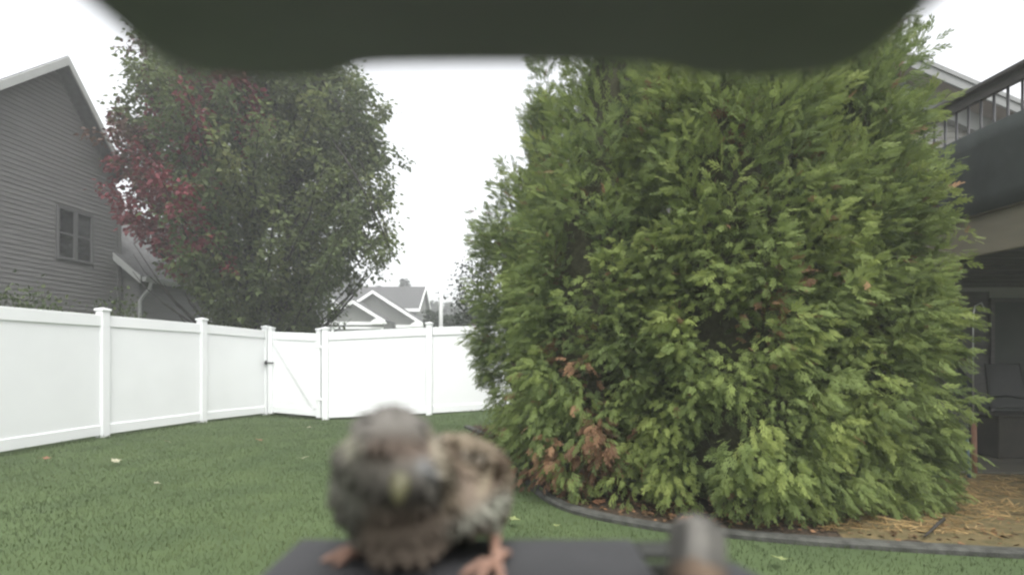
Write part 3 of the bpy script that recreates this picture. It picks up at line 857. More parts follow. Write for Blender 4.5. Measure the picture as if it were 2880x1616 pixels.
# ------------------------------------------------------------------ arborvitae row
def arborvitae(label, cx, cy, H, tab, seed, n_plume, per, brown_fn, tint0, leaders=(), sizes=(.085, .145)):
    g = np.random.default_rng(seed)
    root = empty('arborvitae', (cx, cy, 0), label, 'evergreen tree', 'arborvitae growing together in the mulch bed')
    mb = MB()
    mb.tube([(cx, cy, -.1), (cx + .02, cy, H * .5), (cx, cy, H * .93)], [.11, .07, .015], 9)
    mb.build('trunk', M['cedar_bark'], root, smooth=True)
    # solid dark core, stands in for inner twigs and the shade among them
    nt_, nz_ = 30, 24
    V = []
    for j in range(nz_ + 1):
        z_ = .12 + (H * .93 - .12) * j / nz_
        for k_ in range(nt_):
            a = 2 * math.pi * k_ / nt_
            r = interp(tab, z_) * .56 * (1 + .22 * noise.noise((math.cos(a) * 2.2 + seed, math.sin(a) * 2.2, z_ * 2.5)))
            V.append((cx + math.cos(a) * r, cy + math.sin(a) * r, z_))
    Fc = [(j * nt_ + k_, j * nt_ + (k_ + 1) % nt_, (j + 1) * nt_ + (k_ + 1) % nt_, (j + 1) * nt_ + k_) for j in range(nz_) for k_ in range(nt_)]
    np_mesh('twig_shade_core', np.array(V), np.array(Fc), M['cedar_inner'], root, smooth=True)
    zz = np.linspace(.08, H, 200); ww = np.array([interp(tab, q) + .08 for q in zz]); ww /= ww.sum()
    pos = []; ax = []; nr = []; sz = []; mi = []; ti = []
    plumes = []
    for i in range(n_plume):
        z_ = g.choice(zz, p=ww) + g.uniform(-.02, .02)
        a = g.uniform(0, 2 * math.pi)
        if math.cos(a - math.atan2(-cy, -cx)) < -.2 and g.random() < .75: continue      # fewer at the back
        out = Vector((math.cos(a), math.sin(a), 0))
        nzv = noise.noise((math.cos(a) * 1.6 + seed * 3, math.sin(a) * 1.6, z_ * 1.1))
        r = interp(tab, z_) * (1 + .10 * nzv) + g.uniform(-.10, .04)
        L = g.uniform(.34, .62)
        rel = z_ / H
        upw = .55 + .85 * rel
        d = (out * g.uniform(.45, .75) + Vector((0, 0, upw)) + Vector((g.normal() * .18, g.normal() * .18, 0))).normalized()
        base = Vector((cx, cy, z_)) + out * max(.02, r - .22) - Vector((0, 0, L * .35))
        plumes.append((base, d, L, out, g.normal() * .13 + .10 * nzv, 1.0))
        if i % 4 == 0: plumes.append((base - out * .20, d, L, out, -.22 + g.normal() * .08, 1.15))
    for (lx, ly, lz, L) in leaders:
        plumes.append((Vector((lx, ly, lz)), Vector((g.normal() * .06, g.normal() * .06, 1)).normalized(), L, Vector((g.normal(), g.normal(), 0)).normalized(), -.05, .55))
    for base, d, L, out, pt, wd in plumes:
        brown = brown_fn(base + d * L * .5, g)
        n = int(per * .98 * g.uniform(.75, 1.25))
        t = g.random(n) ** .8
        rad = (.15 * (1 - .62 * t) + .02) * wd
        rv = unit(g.normal(size=(n, 3)))
        side = rv - np.outer(rv @ np.array(d), np.array(d))
        P0 = np.array(base) + np.outer(t * L, np.array(d)) + unit(side) * rad[:, None] * (g.random((n, 1)) ** .5)
        rz = min(1, max(0, base.z / 3.0))
        A = np.array(d) * .5 + unit(side) * .6 + np.array(out) * .45 + g.normal(size=(n, 3)) * .25 + np.array([0, 0, -1.0 + 1.15 * rz])
        Nn = np.array(out) * .75 + g.normal(size=(n, 3)) * .55 + np.array([0, 0, .35])
        pos.append(P0); ax.append(A); nr.append(Nn); sz.append(g.uniform(sizes[0], sizes[1], n) * (.75 + .25 * wd) * g.uniform(.8, 1.25))
        b_ = (g.random(n) < (.78 if brown else .010)).astype(int)
        mi.append(b_)
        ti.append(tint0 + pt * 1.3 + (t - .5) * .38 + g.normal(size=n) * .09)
    pos = np.concatenate(pos); ax = np.concatenate(ax); nr = np.concatenate(nr); sz = np.concatenate(sz); mi = np.concatenate(mi); ti = np.concatenate(ti)
    keep = pos[:, 2] > .02
    pos, ax, nr, sz, mi, ti = pos[keep], ax[keep], nr[keep], sz[keep], mi[keep], ti[keep]
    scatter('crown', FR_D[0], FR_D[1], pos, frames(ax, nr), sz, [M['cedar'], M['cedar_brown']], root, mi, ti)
    return len(pos)

def brown_left(p, g):
    px = 1440 + F * p.x / p.y; py = 1000 - F * (p.z - CAM_Z) / p.y
    v = noise.noise((p.x * 2.2, p.y * 2.2, p.z * 2.2 + 4))
    return (py > 1180 and px < 1760 and v > -.06) or (1560 < px < 1680 and 800 < py < 1180 and v > .02) or (v > .50)
def brown_few(p, g):
    return g.random() < .022
nf = 0
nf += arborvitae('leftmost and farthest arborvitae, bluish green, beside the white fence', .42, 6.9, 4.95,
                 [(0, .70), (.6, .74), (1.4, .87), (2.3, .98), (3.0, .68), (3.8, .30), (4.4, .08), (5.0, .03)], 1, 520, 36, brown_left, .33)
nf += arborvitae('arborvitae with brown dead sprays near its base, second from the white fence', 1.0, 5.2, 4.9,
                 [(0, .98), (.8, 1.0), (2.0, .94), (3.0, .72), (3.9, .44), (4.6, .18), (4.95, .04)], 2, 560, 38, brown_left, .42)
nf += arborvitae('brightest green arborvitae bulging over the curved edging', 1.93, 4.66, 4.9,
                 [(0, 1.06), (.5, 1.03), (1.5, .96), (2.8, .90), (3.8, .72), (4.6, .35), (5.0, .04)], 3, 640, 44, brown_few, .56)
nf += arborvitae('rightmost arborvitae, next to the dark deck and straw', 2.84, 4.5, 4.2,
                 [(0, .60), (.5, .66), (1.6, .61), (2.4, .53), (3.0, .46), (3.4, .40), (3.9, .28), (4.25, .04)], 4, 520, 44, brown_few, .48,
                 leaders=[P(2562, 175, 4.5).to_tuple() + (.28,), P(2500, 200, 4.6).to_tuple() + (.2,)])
sc['note_fronds'] = nf

# ------------------------------------------------------------------ deck on the right
def dx(Y): return 4.32 - 0.073 * (Y - 5.4)
deck = empty('raised_deck', (dx(5.4), 5.4, 0), 'raised deck with dark railing and beige fascia right of the evergreens', 'deck')
RZ_ = 3.70; DZ = 2.50; Y0, Y1 = 2.6, 8.28
def de(Y, z, o=0.0): return Vector((dx(Y) + o, Y, z))
MB().beam(de(Y0, RZ_ - .02), de(Y1, RZ_ - .02), .15, .04).build('handrail', M['dark_wood'], deck, bevel=.006)
MB().beam(de(Y0, RZ_ - .09), de(Y1, RZ_ - .09), .045, .09).build('top_rail', M['dark_wood'], deck, bevel=.004)
MB().beam(de(Y0, DZ + .12), de(Y1, DZ + .12), .045, .09).build('bottom_rail', M['dark_wood'], deck, bevel=.004)
y = Y0 + .1
bal0 = None
while y < Y1:
    if bal0 is None:
        bal0 = MB().tube([de(y, DZ + .165), de(y, RZ_ - .135)], .0115, 8).build('baluster', M['rail_metal'], deck, smooth=True)
        yb0 = y
    else:
        o = bal0.copy(); C.objects.link(o); o.location = (dx(y) - dx(yb0), y - yb0, 0); o.parent = deck
    y += .125
for y in (Y0, 4.45, 6.3, Y1 - .05):
    MB().box(dx(y) - .045, y - .045, DZ + .01, dx(y) + .045, y + .045, RZ_ - .04).build('rail_post', M['dark_wood'], deck, bevel=.004)
mb = MB(); n = 60; vs = []; 
for i in range(n + 1):
    y = Y0 + .02 + (Y1 - Y0 - .04) * i / n
    w_ = .006 * math.sin(y * 24)
    for k_, z_ in enumerate(np.linspace(DZ - .0, DZ + .74 + .03 * math.sin(y * 1.7), 6)):
        vs.append((dx(y) - .085 + w_ * (.5 + .5 * math.cos(k_)), y, z_))
fs = [(i * 6 + k_, (i + 1) * 6 + k_, (i + 1) * 6 + k_ + 1, i * 6 + k_ + 1) for i in range(n) for k_ in range(5)]
mb.add(vs, fs)
o = mb.build('privacy_screen', M['screen'], deck, smooth=True)
sm = o.modifiers.new('thick', 'SOLIDIFY'); sm.thickness = .004
MB().beam(de(Y0, DZ - .19, -.02), de(Y1, DZ - .19, -.02), .04, .36).build('fascia', M['beige'], deck, bevel=.004)
MB().beam(de(Y0, DZ + .005, -.035), de(Y1, DZ + .005, -.035), .09, .022).build('drip_edge', M['beige'], deck)
k_ = 0
x = .02
while x < 5.2:
    MB().prism([de(Y0, DZ - .035, x), de(Y0, DZ - .035, x + .135), de(Y0, DZ - .006, x + .135), de(Y0, DZ - .006, x)], (dx(Y1) - dx(Y0), Y1 - Y0, 0)).build('deck_board', M['dark_wood'], deck)
    x += .141
y = Y0 + .2
while y < Y1:
    MB().box(dx(y) + .03, y - .02, DZ - .26, dx(y) + 5.2, y + .02, DZ - .04).build('joist', M['dark_wood'], deck)
    y += .41
for (x, y) in ((4.55, 7.9), (7.6, 3.0), (7.6, 6.0)):
    MB().box(x - .07, y - .07, 0, x + .07, y + .07, DZ - .27).build('support_post', M['dark_wood'], deck, bevel=.006)

# ------------------------------------------------------------------ house behind the deck
hr = empty('gabled_house', (6, 8.4, 0), 'house behind the deck with sloping grey rake boards and brown soffit', 'house')
WYH = 8.34
def rk(X): return P(2600, 180, 7.9).z - (X - P(2600, 0, 7.9).x) * .43
MB().prism([(2.6, WYH, -.1), (13, WYH, -.1), (13, WYH, rk(13)), (2.6, WYH, rk(2.6) - .2)], (0, 7, 0)).build('wall', M['house_wall'], hr)
# lap siding visible above the deck
z = 2.6
while z < 6.2:
    xe = min(13, 2.6 + (rk(2.6) - .25 - z - .1) / .43)
    if xe > 2.7:
        MB().add([(2.6, WYH - .022, z), (xe, WYH - .022, z), (xe, WYH - .001, z), (2.6, WYH - .001, z), (2.6, WYH - .006, z + .1), (xe, WYH - .006, z + .1), (xe, WYH - .001, z + .1), (2.6, WYH - .001, z + .1)],
                 [(0, 3, 2, 1), (4, 5, 6, 7), (0, 1, 5, 4), (1, 2, 6, 5), (2, 3, 7, 6), (3, 0, 4, 7)]).build('siding_board', M['house_wall'], hr)
    z += .1
a, b = 2.4, 12.6
MB().prism([(a, 7.9, rk(a)), (b, 7.9, rk(b)), (b, 7.9, rk(b) + .06), (a, 7.9, rk(a) + .06)], (0, 7.6, 0)).build('roof', M['shingle'], hr)
MB().prism([(a, 7.905, rk(a) - .15), (b, 7.905, rk(b) - .15), (b, 7.905, rk(b) + .035), (a, 7.905, rk(a) + .035)], (0, -.03, 0)).build('rake_board', M['trim_grey'], hr, bevel=.004)
MB().prism([(a, 7.874, rk(a) - .015), (b, 7.874, rk(b) - .015), (b, 7.874, rk(b) + .05), (a, 7.874, rk(a) + .05)], (0, -.02, 0)).build('drip_edge', M['trim_grey'], hr)
MB().prism([(a, 7.91, rk(a) - .15), (b, 7.91, rk(b) - .15), (b, 7.91, rk(b) - .13), (a, 7.91, rk(a) - .13)], (0, .42, 0)).build('soffit', M['soffit'], hr)
MB().prism([(a, 8.20, rk(a) - .42), (b, 8.20, rk(b) - .42), (b, 8.20, rk(b) - .155), (a, 8.20, rk(a) - .155)], (0, .10, 0)).build('frieze_board', M['trim_grey'], hr)
# basement wall and patio door under the deck
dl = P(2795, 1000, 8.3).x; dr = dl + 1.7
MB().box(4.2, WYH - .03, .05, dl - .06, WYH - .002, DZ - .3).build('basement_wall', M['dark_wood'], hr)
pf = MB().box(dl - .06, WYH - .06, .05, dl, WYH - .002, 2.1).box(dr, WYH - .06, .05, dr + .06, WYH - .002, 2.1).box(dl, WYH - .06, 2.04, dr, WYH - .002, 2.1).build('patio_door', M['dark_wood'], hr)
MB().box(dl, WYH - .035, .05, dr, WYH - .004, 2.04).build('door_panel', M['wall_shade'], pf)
# small wall light seen as a bright glint
# patio chair at the frame edge
ch = empty('patio_chair', (P(2895, 0, 6.6).x, 6.6, .045), 'dark high backed patio chair at the frame edge under the deck', 'chair')
cx, cy, cz = P(2895, 0, 6.6).x, 6.6, .045
MB().beam((cx - .25, cy - .22, cz + .43), (cx - .25, cy + .25, cz + .41), .03, .03).beam((cx + .25, cy - .22, cz + .43), (cx + .25, cy + .25, cz + .41), .03, .03).build('seat_rail', M['chair'], ch)
MB().box(cx - .24, cy - .22, cz + .43, cx + .24, cy + .24, cz + .455).build('seat', M['chair'], ch, bevel=.01)
mb = MB(); mb.prism([(cx - .24, cy + .25, cz + .48), (cx + .24, cy + .25, cz + .48), (cx + .22, cy + .36, cz + 1.05), (cx - .22, cy + .36, cz + 1.05)], (0, .025, 0)); mb.build('backrest', M['chair'], ch, bevel=.01)
for sx in (-1, 1):
    mb = MB(); mb.tube([(cx + sx * .26, cy - .25, cz), (cx + sx * .26, cy - .24, cz + .64), (cx + sx * .27, cy + .0, cz + .66), (cx + sx * .25, cy + .28, cz + .62)], .014, 7); mb.build('armrest', M['chair'], ch, smooth=True)
    mb = MB(); mb.tube([(cx + sx * .25, cy + .30, cz), (cx + sx * .25, cy + .26, cz + .45), (cx + sx * .22, cy + .37, cz + 1.05)], .014, 7); mb.build('leg', M['chair'], ch, smooth=True)
# folded umbrella leaning under the deck
ub = P(2826, 1285, 6.3); ut = P(2782, 1010, 6.9)
um = empty('folded_umbrella', (ub.x, ub.y, .045), 'closed dark patio umbrella leaning against the house wall under the deck', 'umbrella')
b0 = Vector((ub.x, ub.y, .05)); t0 = Vector((ut.x, 8.1, 1.75))
mb = MB(); mb.tube([b0, b0.lerp(t0, .3)], .018, 8); mb.build('pole', M['dark_wood'], um, smooth=True)
mb = MB(); pts = [b0.lerp(t0, q) for q in (.24, .27, .4, .6, .8, .97, 1.0)]
vs = []; R_ = [.10, .14, .12, .10, .07, .04, .005]
mb.tube(pts, R_, 14)
for i in range(len(pts)):
    for k_ in range(14):
        if k_ % 2: 
            v = mb.v[i * 14 + k_]; mb.v[i * 14 + k_] = pts[i].lerp(v, .65)
mb.build('canopy', M['screen'], um)
# planter box mass
pl = empty('planter_box', (P(2800, 0, 6.0).x, 6.0, .045), 'long dark planter box on the patio under the deck', 'planter')
px0 = P(2764, 0, 6.2).x
MB().box(px0, 6.0, .045, px0 + 1.3, 6.4, .50).build('box', M['planter'], pl, bevel=.01)
MB().box(px0 - .02, 5.98, .502, px0 + 1.32, 6.42, .53).build('rim', M['planter'], pl, bevel=.005)
# stakes and pole beside the evergreen
a = P(2741, 1345, 5.2)
mb = MB(); mb.tube([(a.x, a.y, -.1), (a.x + .01, a.y + .02, .55)], [.024, .022], 8)
tag(mb.build('garden_stake', M['orange'], smooth=True), 'rusty orange stake upright at the right foot of the evergreens', 'stake')
a = P(2729, 1345, 5.1)
mb = MB(); mb.tube([(a.x, a.y, -.1), (a.x - .01, a.y + .03, .42)], [.016, .014], 8)
tag(mb.build('garden_stake', M['blue'], smooth=True), 'blue stake beside the rusty one at the evergreens', 'stake')
a = P(2737, 1345, 5.35)
mb = MB(); mb.tube([(a.x, a.y, -.1), (a.x, a.y, 1.60), (a.x + .02, a.y, 1.70), (a.x + .08, a.y, 1.73), (a.x + .12, a.y, 1.66)], .0065, 7)
tag(mb.build('plant_hook', M['steel'], smooth=True), 'thin grey metal plant hook between evergreens and deck shade', 'garden hook')

# ------------------------------------------------------------------ straw and litter
g = np.random.default_rng(21)
n = 9000
x = g.uniform(2.1, 7.2, n); y = g.uniform(3.25, 5.2, n)
dens = np.array([noise.noise((a * 1.3, b * 1.9, 7.)) for a, b in zip(x, y)])
edge = 3.62 - .13 * (x - 1.8)
keep = (dens + g.normal(size=n) * .25 > -.15) & (y > edge) & ((x > 2.35) | (y < 3.75)) & ~((x < 3.4) & (y > 4.0))
x, y = x[keep], y[keep]
n = len(x)
a = g.uniform(0, math.pi * 2, n)
fr = frames(np.stack([np.cos(a), np.sin(a), g.uniform(-.12, .12, n)], 1), np.tile([0, 0, 1.], (n, 1)) + g.normal(size=(n, 3)) * .25)
zz = np.array([gz(p, q) for p, q in zip(x, y)]) + .036 + g.uniform(0, .012, n)
SV = [(-.5, -.022, 0), (.5, -.022, 0), (.5, .022, .01), (-.5, .022, .01)]
o = scatter('straw_mulch', SV, [(0, 1, 2, 3)], np.stack([x, y, zz], 1), fr, g.uniform(.05, .16, n), [M['straw']], None, None, .5 + g.normal(size=n) * .25)
tag(o, 'loose golden straw strewn on the soil beside the deck', kind='stuff')
n = 2600
t = g.integers(0, len(ec), n); off = g.uniform(.08, 1.1, n)
pts = np.array([(ec[i].x, ec[i].y) for i in t]); nrm = np.array([((ec[min(i + 1, len(ec) - 1)] - ec[max(i - 1, 0)]).y * -1, (ec[min(i + 1, len(ec) - 1)] - ec[max(i - 1, 0)]).x) for i in t])
nrm = nrm / np.linalg.norm(nrm, axis=1, keepdims=True)
p2 = pts + nrm * off[:, None] + g.normal(size=(n, 2)) * .05
a = g.uniform(0, 6.28, n)
zz = np.array([gz(p, q) for p, q in p2]) + .034
o = scatter('leaf_litter', LEAF_V, LEAF_F, np.column_stack([p2, zz]), frames(np.stack([np.cos(a), np.sin(a), g.uniform(-.2, .2, n)], 1), np.tile([0, 0, 1.], (n, 1)) + g.normal(size=(n, 3)) * .3), g.uniform(.02, .06, n), [M['litter']], None, None, .5 + g.normal(size=n) * .3)
tag(o, 'dead brown scale sprays littering the mulch bed', kind='stuff')

# ------------------------------------------------------------------ grass blades
n = 260000
y = 2.9 + (12.6 - 2.9) * g.random(n) ** .8
x = g.uniform(-1, 1, n) * (y * 1.02) 
x = np.where(x > 5.5, 5.5 - (x - 5.5), x)
ecx = np.array([p.x for p in ec]); ecy = np.array([p.y for p in ec])
o_ = np.argsort(ecx)
ef = np.interp(x, ecx[o_], ecy[o_])
ok = np.where(x < ecx.min() + .0, True, y < ef - .045)
# left of the edging the bed starts at x of the curve
xe = np.interp(y, ecy[::-1], ecx[::-1])
ok = (x < xe - .036) | (y > 9.05) | (y < 3.0) | ((x > 0.3) & (y < ef - .03))
lx = np.interp(y, [q[1] for q in left_run], [q[0] for q in left_run])
ok &= (x > lx + .05) & (y < 11.9)
x, y = x[ok], y[ok]; n = len(x)
pz = -0.12 * np.exp(-((x + 3.7) ** 2 / 3 + (y - 11.4) ** 2 / 5))
def ss(a, b, v):
    t = np.clip((v - a) / (b - a), 0, 1); return t * t * (3 - 2 * t)
pz += .07 * ss(-2.5, 0, x) * ss(8, 11, y) + np.array([.012 * noise.noise((p * .5, q * .5, 0)) for p, q in zip(x, y)])
patch = np.array([noise.noise((p * .55, q * .4, 2.)) + .5 * noise.noise((p * 2.1, q * 1.6, 5.)) for p, q in zip(x, y)])
fr = frames(np.stack([g.normal(size=n) * .28, g.normal(size=n) * .28, np.ones(n)], 1), g.normal(size=(n, 3)) * np.array([1, 1, .2]))
hgt = g.uniform(.020, .038, n) * (1 + .9 * ((np.abs(x - lx[ok] - .12) < .12) | (y > 10.9)) * g.random(n))
o = scatter('grass', BLADE_V, BLADE_F, np.stack([x, y, pz - .004], 1), fr, hgt, [M['grass']], None, None, .44 + patch * .50 + g.normal(size=n) * .03 + .20 * (1 - y / 7.5) + .09 * np.sin((x * .95 + y * .22) * 5.5))
tag(o, 'short mown grass blades of the back lawn', kind='stuff')

# ------------------------------------------------------------------ fallen leaves
def fallen(px, py, size, m, label, rot, curl=.35):
    Y = CAM_Z * F / (py - 1000)
    c = P(px, py, Y); c.z = gz(c.x, c.y) + .052
    lobes = 11; vs = [(0, 0, .1 * size)]
    rr = [1, .55, .85, .5, .8, .42, .42, .8, .5, .85, .55]
    for i in range(lobes):
        a = 2 * math.pi * i / lobes
        r = rr[i] * size * .55
        vs.append((math.cos(a) * r, math.sin(a) * r, curl * r * abs(math.sin(a))))
    fs = [(0, i + 1, (i + 1) % lobes + 1) for i in range(lobes)]
    # stalk
    b = len(vs); vs += [(-.5 * size, -.012 * size, .02), (-.5 * size, .012 * size, .02), (-1.0 * size, 0, .03)]; fs.append((b, b + 1, b + 2))
    me = bpy.data.meshes.new('fallen_leaf'); me.from_pydata(vs, [], fs); me.materials.append(M[m])
    o = bpy.data.objects.new('fallen_leaf', me); C.objects.link(o); o.location = c; o.rotation_euler = (random.uniform(-.3, .3), random.uniform(-.3, .3), rot)
    s_ = o.modifiers.new('thick', 'SOLIDIFY'); s_.thickness = .0015
    tag(o, label, 'leaf', 'fallen leaves on the grass')
fallen(470, 1252, .12, 'leaf_pale', 'pale curled leaf on the lawn nearest to the second fence post', .4)
fallen(325, 1308, .12, 'leaf_pale', 'pale dry leaf on the lawn below the first fence post', 2.0)
fallen(130, 1300, .09, 'leaf_orange', 'brown leaf at the far left of the lawn near the fence foot', 1.0)
fallen(858, 1300, .10, 'leaf_pale', 'pale leaf on the lawn just left of the big sparrow', .9)
fallen(728, 1247, .12, 'leaf_orange', 'orange red leaf on the lawn in front of the gate', 2.6)
fallen(868, 1206, .10, 'leaf_pale', 'small pale leaf close to the gate hinge post', .1)
fallen(440, 1375, .07, 'leaf_pale', 'tiny pale leaf in the open middle of the left lawn', .7)
fallen(1445, 1482, .10, 'leaf_yellow', 'yellow green leaf on grass between the big sparrow and the edging', .3)
fallen(1565, 1500, .06, 'leaf_yellow', 'small yellowish leaf on grass near the edging curve', 1.3)
fallen(2190, 1596, .10, 'leaf_yellow', 'light green leaf on the grass right of the feeder tray', 1.9)
a = P(2655, 1480, 3.75); b = P(2600, 1528, 3.4)
mb = MB(); mb.tube([(a.x, a.y, .055), ((a.x + b.x) / 2 + .02, (a.y + b.y) / 2, .075), (b.x, b.y, .05)], [.012, .010, .006], 6)
tag(mb.build('stick', M['bark'], smooth=True), 'dark stick lying across the straw and edging', 'stick')
for px, py, lb in ((1905, 1478, 'orange brown dead spray on the mulch left of the upturned tail'), (1660, 1428, 'reddish brown dead spray on the mulch by the edging curve')):
    Y = CAM_Z * F / (py - 1000)
    c = P(px, py, Y)
    a_ = np.array([[1., .3, .1]]); 
    o = scatter('dead_spray', FR_D[0], FR_D[1], np.array([[c.x, c.y, .05]]), frames(a_, np.array([[0., -.4, 1.]])), [.14], [M['brown_leaf']], None)
    tag(o, lb, 'dead spray', 'dead sprays on the mulch')

# ------------------------------------------------------------------ bird feeder with camera housing
fd = empty('bird_feeder', (0, -.05, 0), 'grey plastic bird feeder with flat dark roof and seed tray', 'bird feeder')
Z = CAM_Z
hw = .0600
outline = [(-hw, -.13)]
front = [(-hw - .0006, .077), (-.0604, .0868), (-.0590, .0924), (-.0550, .0954), (-.0468, .0969), (-.0403, .0971), (-.0340, .0964), (-.029, .0943), (-.024, .0928), (-.012, .0923), (0, .0922)]
front = front + [(-x, y) for x, y in front[:-1][::-1]]
fc = catmull(front, 4)
outline += [(p.x, p.y) for p in fc] + [(hw, -.13)]
mb = MB(); mb.prism([(x, y, Z + .050) for x, y in outline], (0, 0, .006))
mb.build('roof', M['roof_plastic'], fd, bevel=.0012, segs=3)
# camera housing behind the lens, body and pole
MB().box(-.045, -.12, Z - .066, .045, -.022, Z + .048).build('camera_housing', M['roof_plastic'], fd, bevel=.006, segs=3)
mb = MB(); mb.tube([(0, -.022, Z), (0, -.014, Z)], [.016, .015], 20); mb.build('lens_ring', M['chair'], fd, smooth=False)
# tray with a recessed seed well on the right
tz = Z - .070; tw = .0810; t = .004
mb = MB()
mb.box(-tw, -.13, tz - t, .0460, .205, tz)                     # main deck of the tray
tray = mb.build('tray', M['tray_plastic'], fd, bevel=.0012, segs=2)
MB().box(.0462, .193, tz - t, .0685, .2048, tz - .0008).build('tray_end_bar', M['well'], fd, bevel=.0008)
MB().prism([(.0687, -.13, tz - t), (tw, -.13, tz - t), (tw, .170, tz - t), (.0765, .183, tz - t), (.0687, .186, tz - t)], (0, 0, t - .0004)).build('tray_side', M['tray_plastic'], fd, bevel=.0012, segs=2)
MB().box(.0462, -.1, tz - .024, .0685, .1928, tz - .020).box(.0462, .190, tz - .020, .0685, .1928, tz - .0045).build('seed_well', M['well'], fd)
MB().tube([(0, -.07, -.1), (0, -.07, Z - .068)], .016, 16).build('pole', M['steel'], fd, smooth=True)
# spilt seed
sd = []
g = np.random.default_rng(3)
# (seed lies in the well)
SEEDV = [(0, 0, .3), (1, 0, 0), (0, .42, 0), (-1, 0, 0), (0, -.42, 0), (0, 0, -.3)]
SEEDF = [(0, 1, 2), (0, 2, 3), (0, 3, 4), (0, 4, 1), (5, 2, 1), (5, 3, 2), (5, 4, 3), (5, 1, 4)]
n = 500
p = np.stack([g.uniform(.048, .067, n), g.uniform(-.02, .188, n), tz - .019 + g.uniform(0, .004, n)], 1)
a = g.uniform(0, 6.28, n)
o = scatter('birdseed', SEEDV, SEEDF, p, frames(np.stack([np.cos(a), np.sin(a), g.normal(size=n) * .2], 1), np.tile([0, 0, 1.], (n, 1)) + g.normal(size=(n, 3)) * .2), g.uniform(.0018, .0032, n), [M['litter']], None, None, g.random(n))
tag(o, 'brown birdseed lying in the dark seed well of the tray', 'birdseed', kind='stuff')

# ------------------------------------------------------------------ sparrows
def bird_mat(name):
    m = bpy.data.materials.new(name); m.use_nodes = True
    n = m.node_tree.nodes; l = m.node_tree.links
    b = n['Principled BSDF']; b.inputs['Roughness'].default_value = .85; b.inputs['Specular IOR Level'].default_value = .15
    at = n.new('ShaderNodeAttribute'); at.attribute_name = 'plumage'
    tc = n.new('ShaderNodeTexCoord')
    nz = n.new('ShaderNodeTexNoise'); nz.inputs['Scale'].default_value = 420; nz.inputs['Detail'].default_value = 4
    mx = n.new('ShaderNodeMixRGB'); mx.blend_type = 'MULTIPLY'; mx.inputs[0].default_value = .35
    l.new(tc.outputs['Object'], nz.inputs['Vector']); l.new(at.outputs['Color'], mx.inputs[1]); l.new(nz.outputs[0], mx.inputs[2]); l.new(mx.outputs[0], b.inputs['Base Color'])
    bp = n.new('ShaderNodeBump'); bp.inputs['Strength'].default_value = .6; bp.inputs['Distance'].default_value = .0006
    l.new(nz.outputs[0], bp.inputs['Height']); l.new(bp.outputs[0], b.inputs['Normal'])
    return m
M['plumage'] = bird_mat('sparrow_plumage')
M['feather_brown'] = mat('brown_flight_feathers', (0.15, 0.108, 0.075), .8, col2=(.085, .06, .045), scale=90, spec=.15)
M['feather_pale'] = mat('buff_feather_edges', (0.24, 0.20, 0.145), .8, var=.12, scale=200, spec=.15)
M['feather_tail'] = mat('grey_brown_tail_feathers', (0.135, 0.13, 0.115), .8, col2=(.105, .10, .09), scale=120, spec=.15)
M['beak'] = mat('horn_yellow_beak', (0.085, 0.080, 0.036), .45, var=.12, scale=200)
M['leg'] = mat('pink_brown_leg', (0.27, 0.16, 0.115), .55, var=.15, scale=300, bump=.3, bscale=900)
M['eye'] = mat('black_eye', (0.008, 0.008, 0.008), .08, spec=.8)

def ellipsoid(mb, c, r, rot=None, n=16, m=10):
    vs = []; fs = []
    R = rot if rot is not None else Matrix.Identity(3)
    c = Vector(c)
    for j in range(m + 1):
        ph = math.pi * j / m
        for i in range(n):
            th = 2 * math.pi * i / n
            v = Vector((r[0] * math.sin(ph) * math.cos(th), r[1] * math.sin(ph) * math.sin(th), r[2] * math.cos(ph)))
            vs.append(c + R @ v)
    for j in range(m):
        for i in range(n):
            fs.append((j * n + i, (j + 1) * n + i, (j + 1) * n + (i + 1) % n, j * n + (i + 1) % n))
    mb.add(vs, fs)

def fused(name, mb, parent, voxel, smooth_it, colour_fn):
    """one continuous skin round a set of overlapping volumes"""
    off = wl(parent)
    me = bpy.data.meshes.new('tmp'); me.from_pydata([tuple((v - off) * 10) for v in mb.v], [], mb.f); me.update()
    o = bpy.data.objects.new('tmp', me); C.objects.link(o)
    r = o.modifiers.new('r', 'REMESH'); r.mode = 'VOXEL'; r.voxel_size = voxel * 10
    s_ = o.modifiers.new('s', 'SMOOTH'); s_.iterations = smooth_it; s_.factor = .6
    dg = bpy.context.evaluated_depsgraph_get()
    m2 = bpy.data.meshes.new_from_object(o.evaluated_get(dg))
    bpy.data.objects.remove(o)
    m2.transform(Matrix.Scale(.1, 4))
    m2.name = name
    m2.materials.clear(); m2.materials.append(M['plumage'])
    m2.polygons.foreach_set('use_smooth', [True] * len(m2.polygons))
    ca = m2.color_attributes.new('plumage', 'FLOAT_COLOR', 'POINT')
    for i, v in enumerate(m2.vertices):
        ca.data[i].color = (*colour_fn(v.co + off, v.normal), 1)
    ob = bpy.data.objects.new(name, m2); C.objects.link(ob); ob.parent = parent
    return ob

def mixc(a, b, t):
    t = max(0, min(1, t)); return tuple(x * (1 - t) + y * t for x, y in zip(a, b))
GREY = (.115, .110, .100); BRN = (.13, .092, .066); DK = (.125, .116, .098); BUFF = (.26, .245, .195); PALE = (.26, .26, .22); BR2 = (.120, .100, .080)

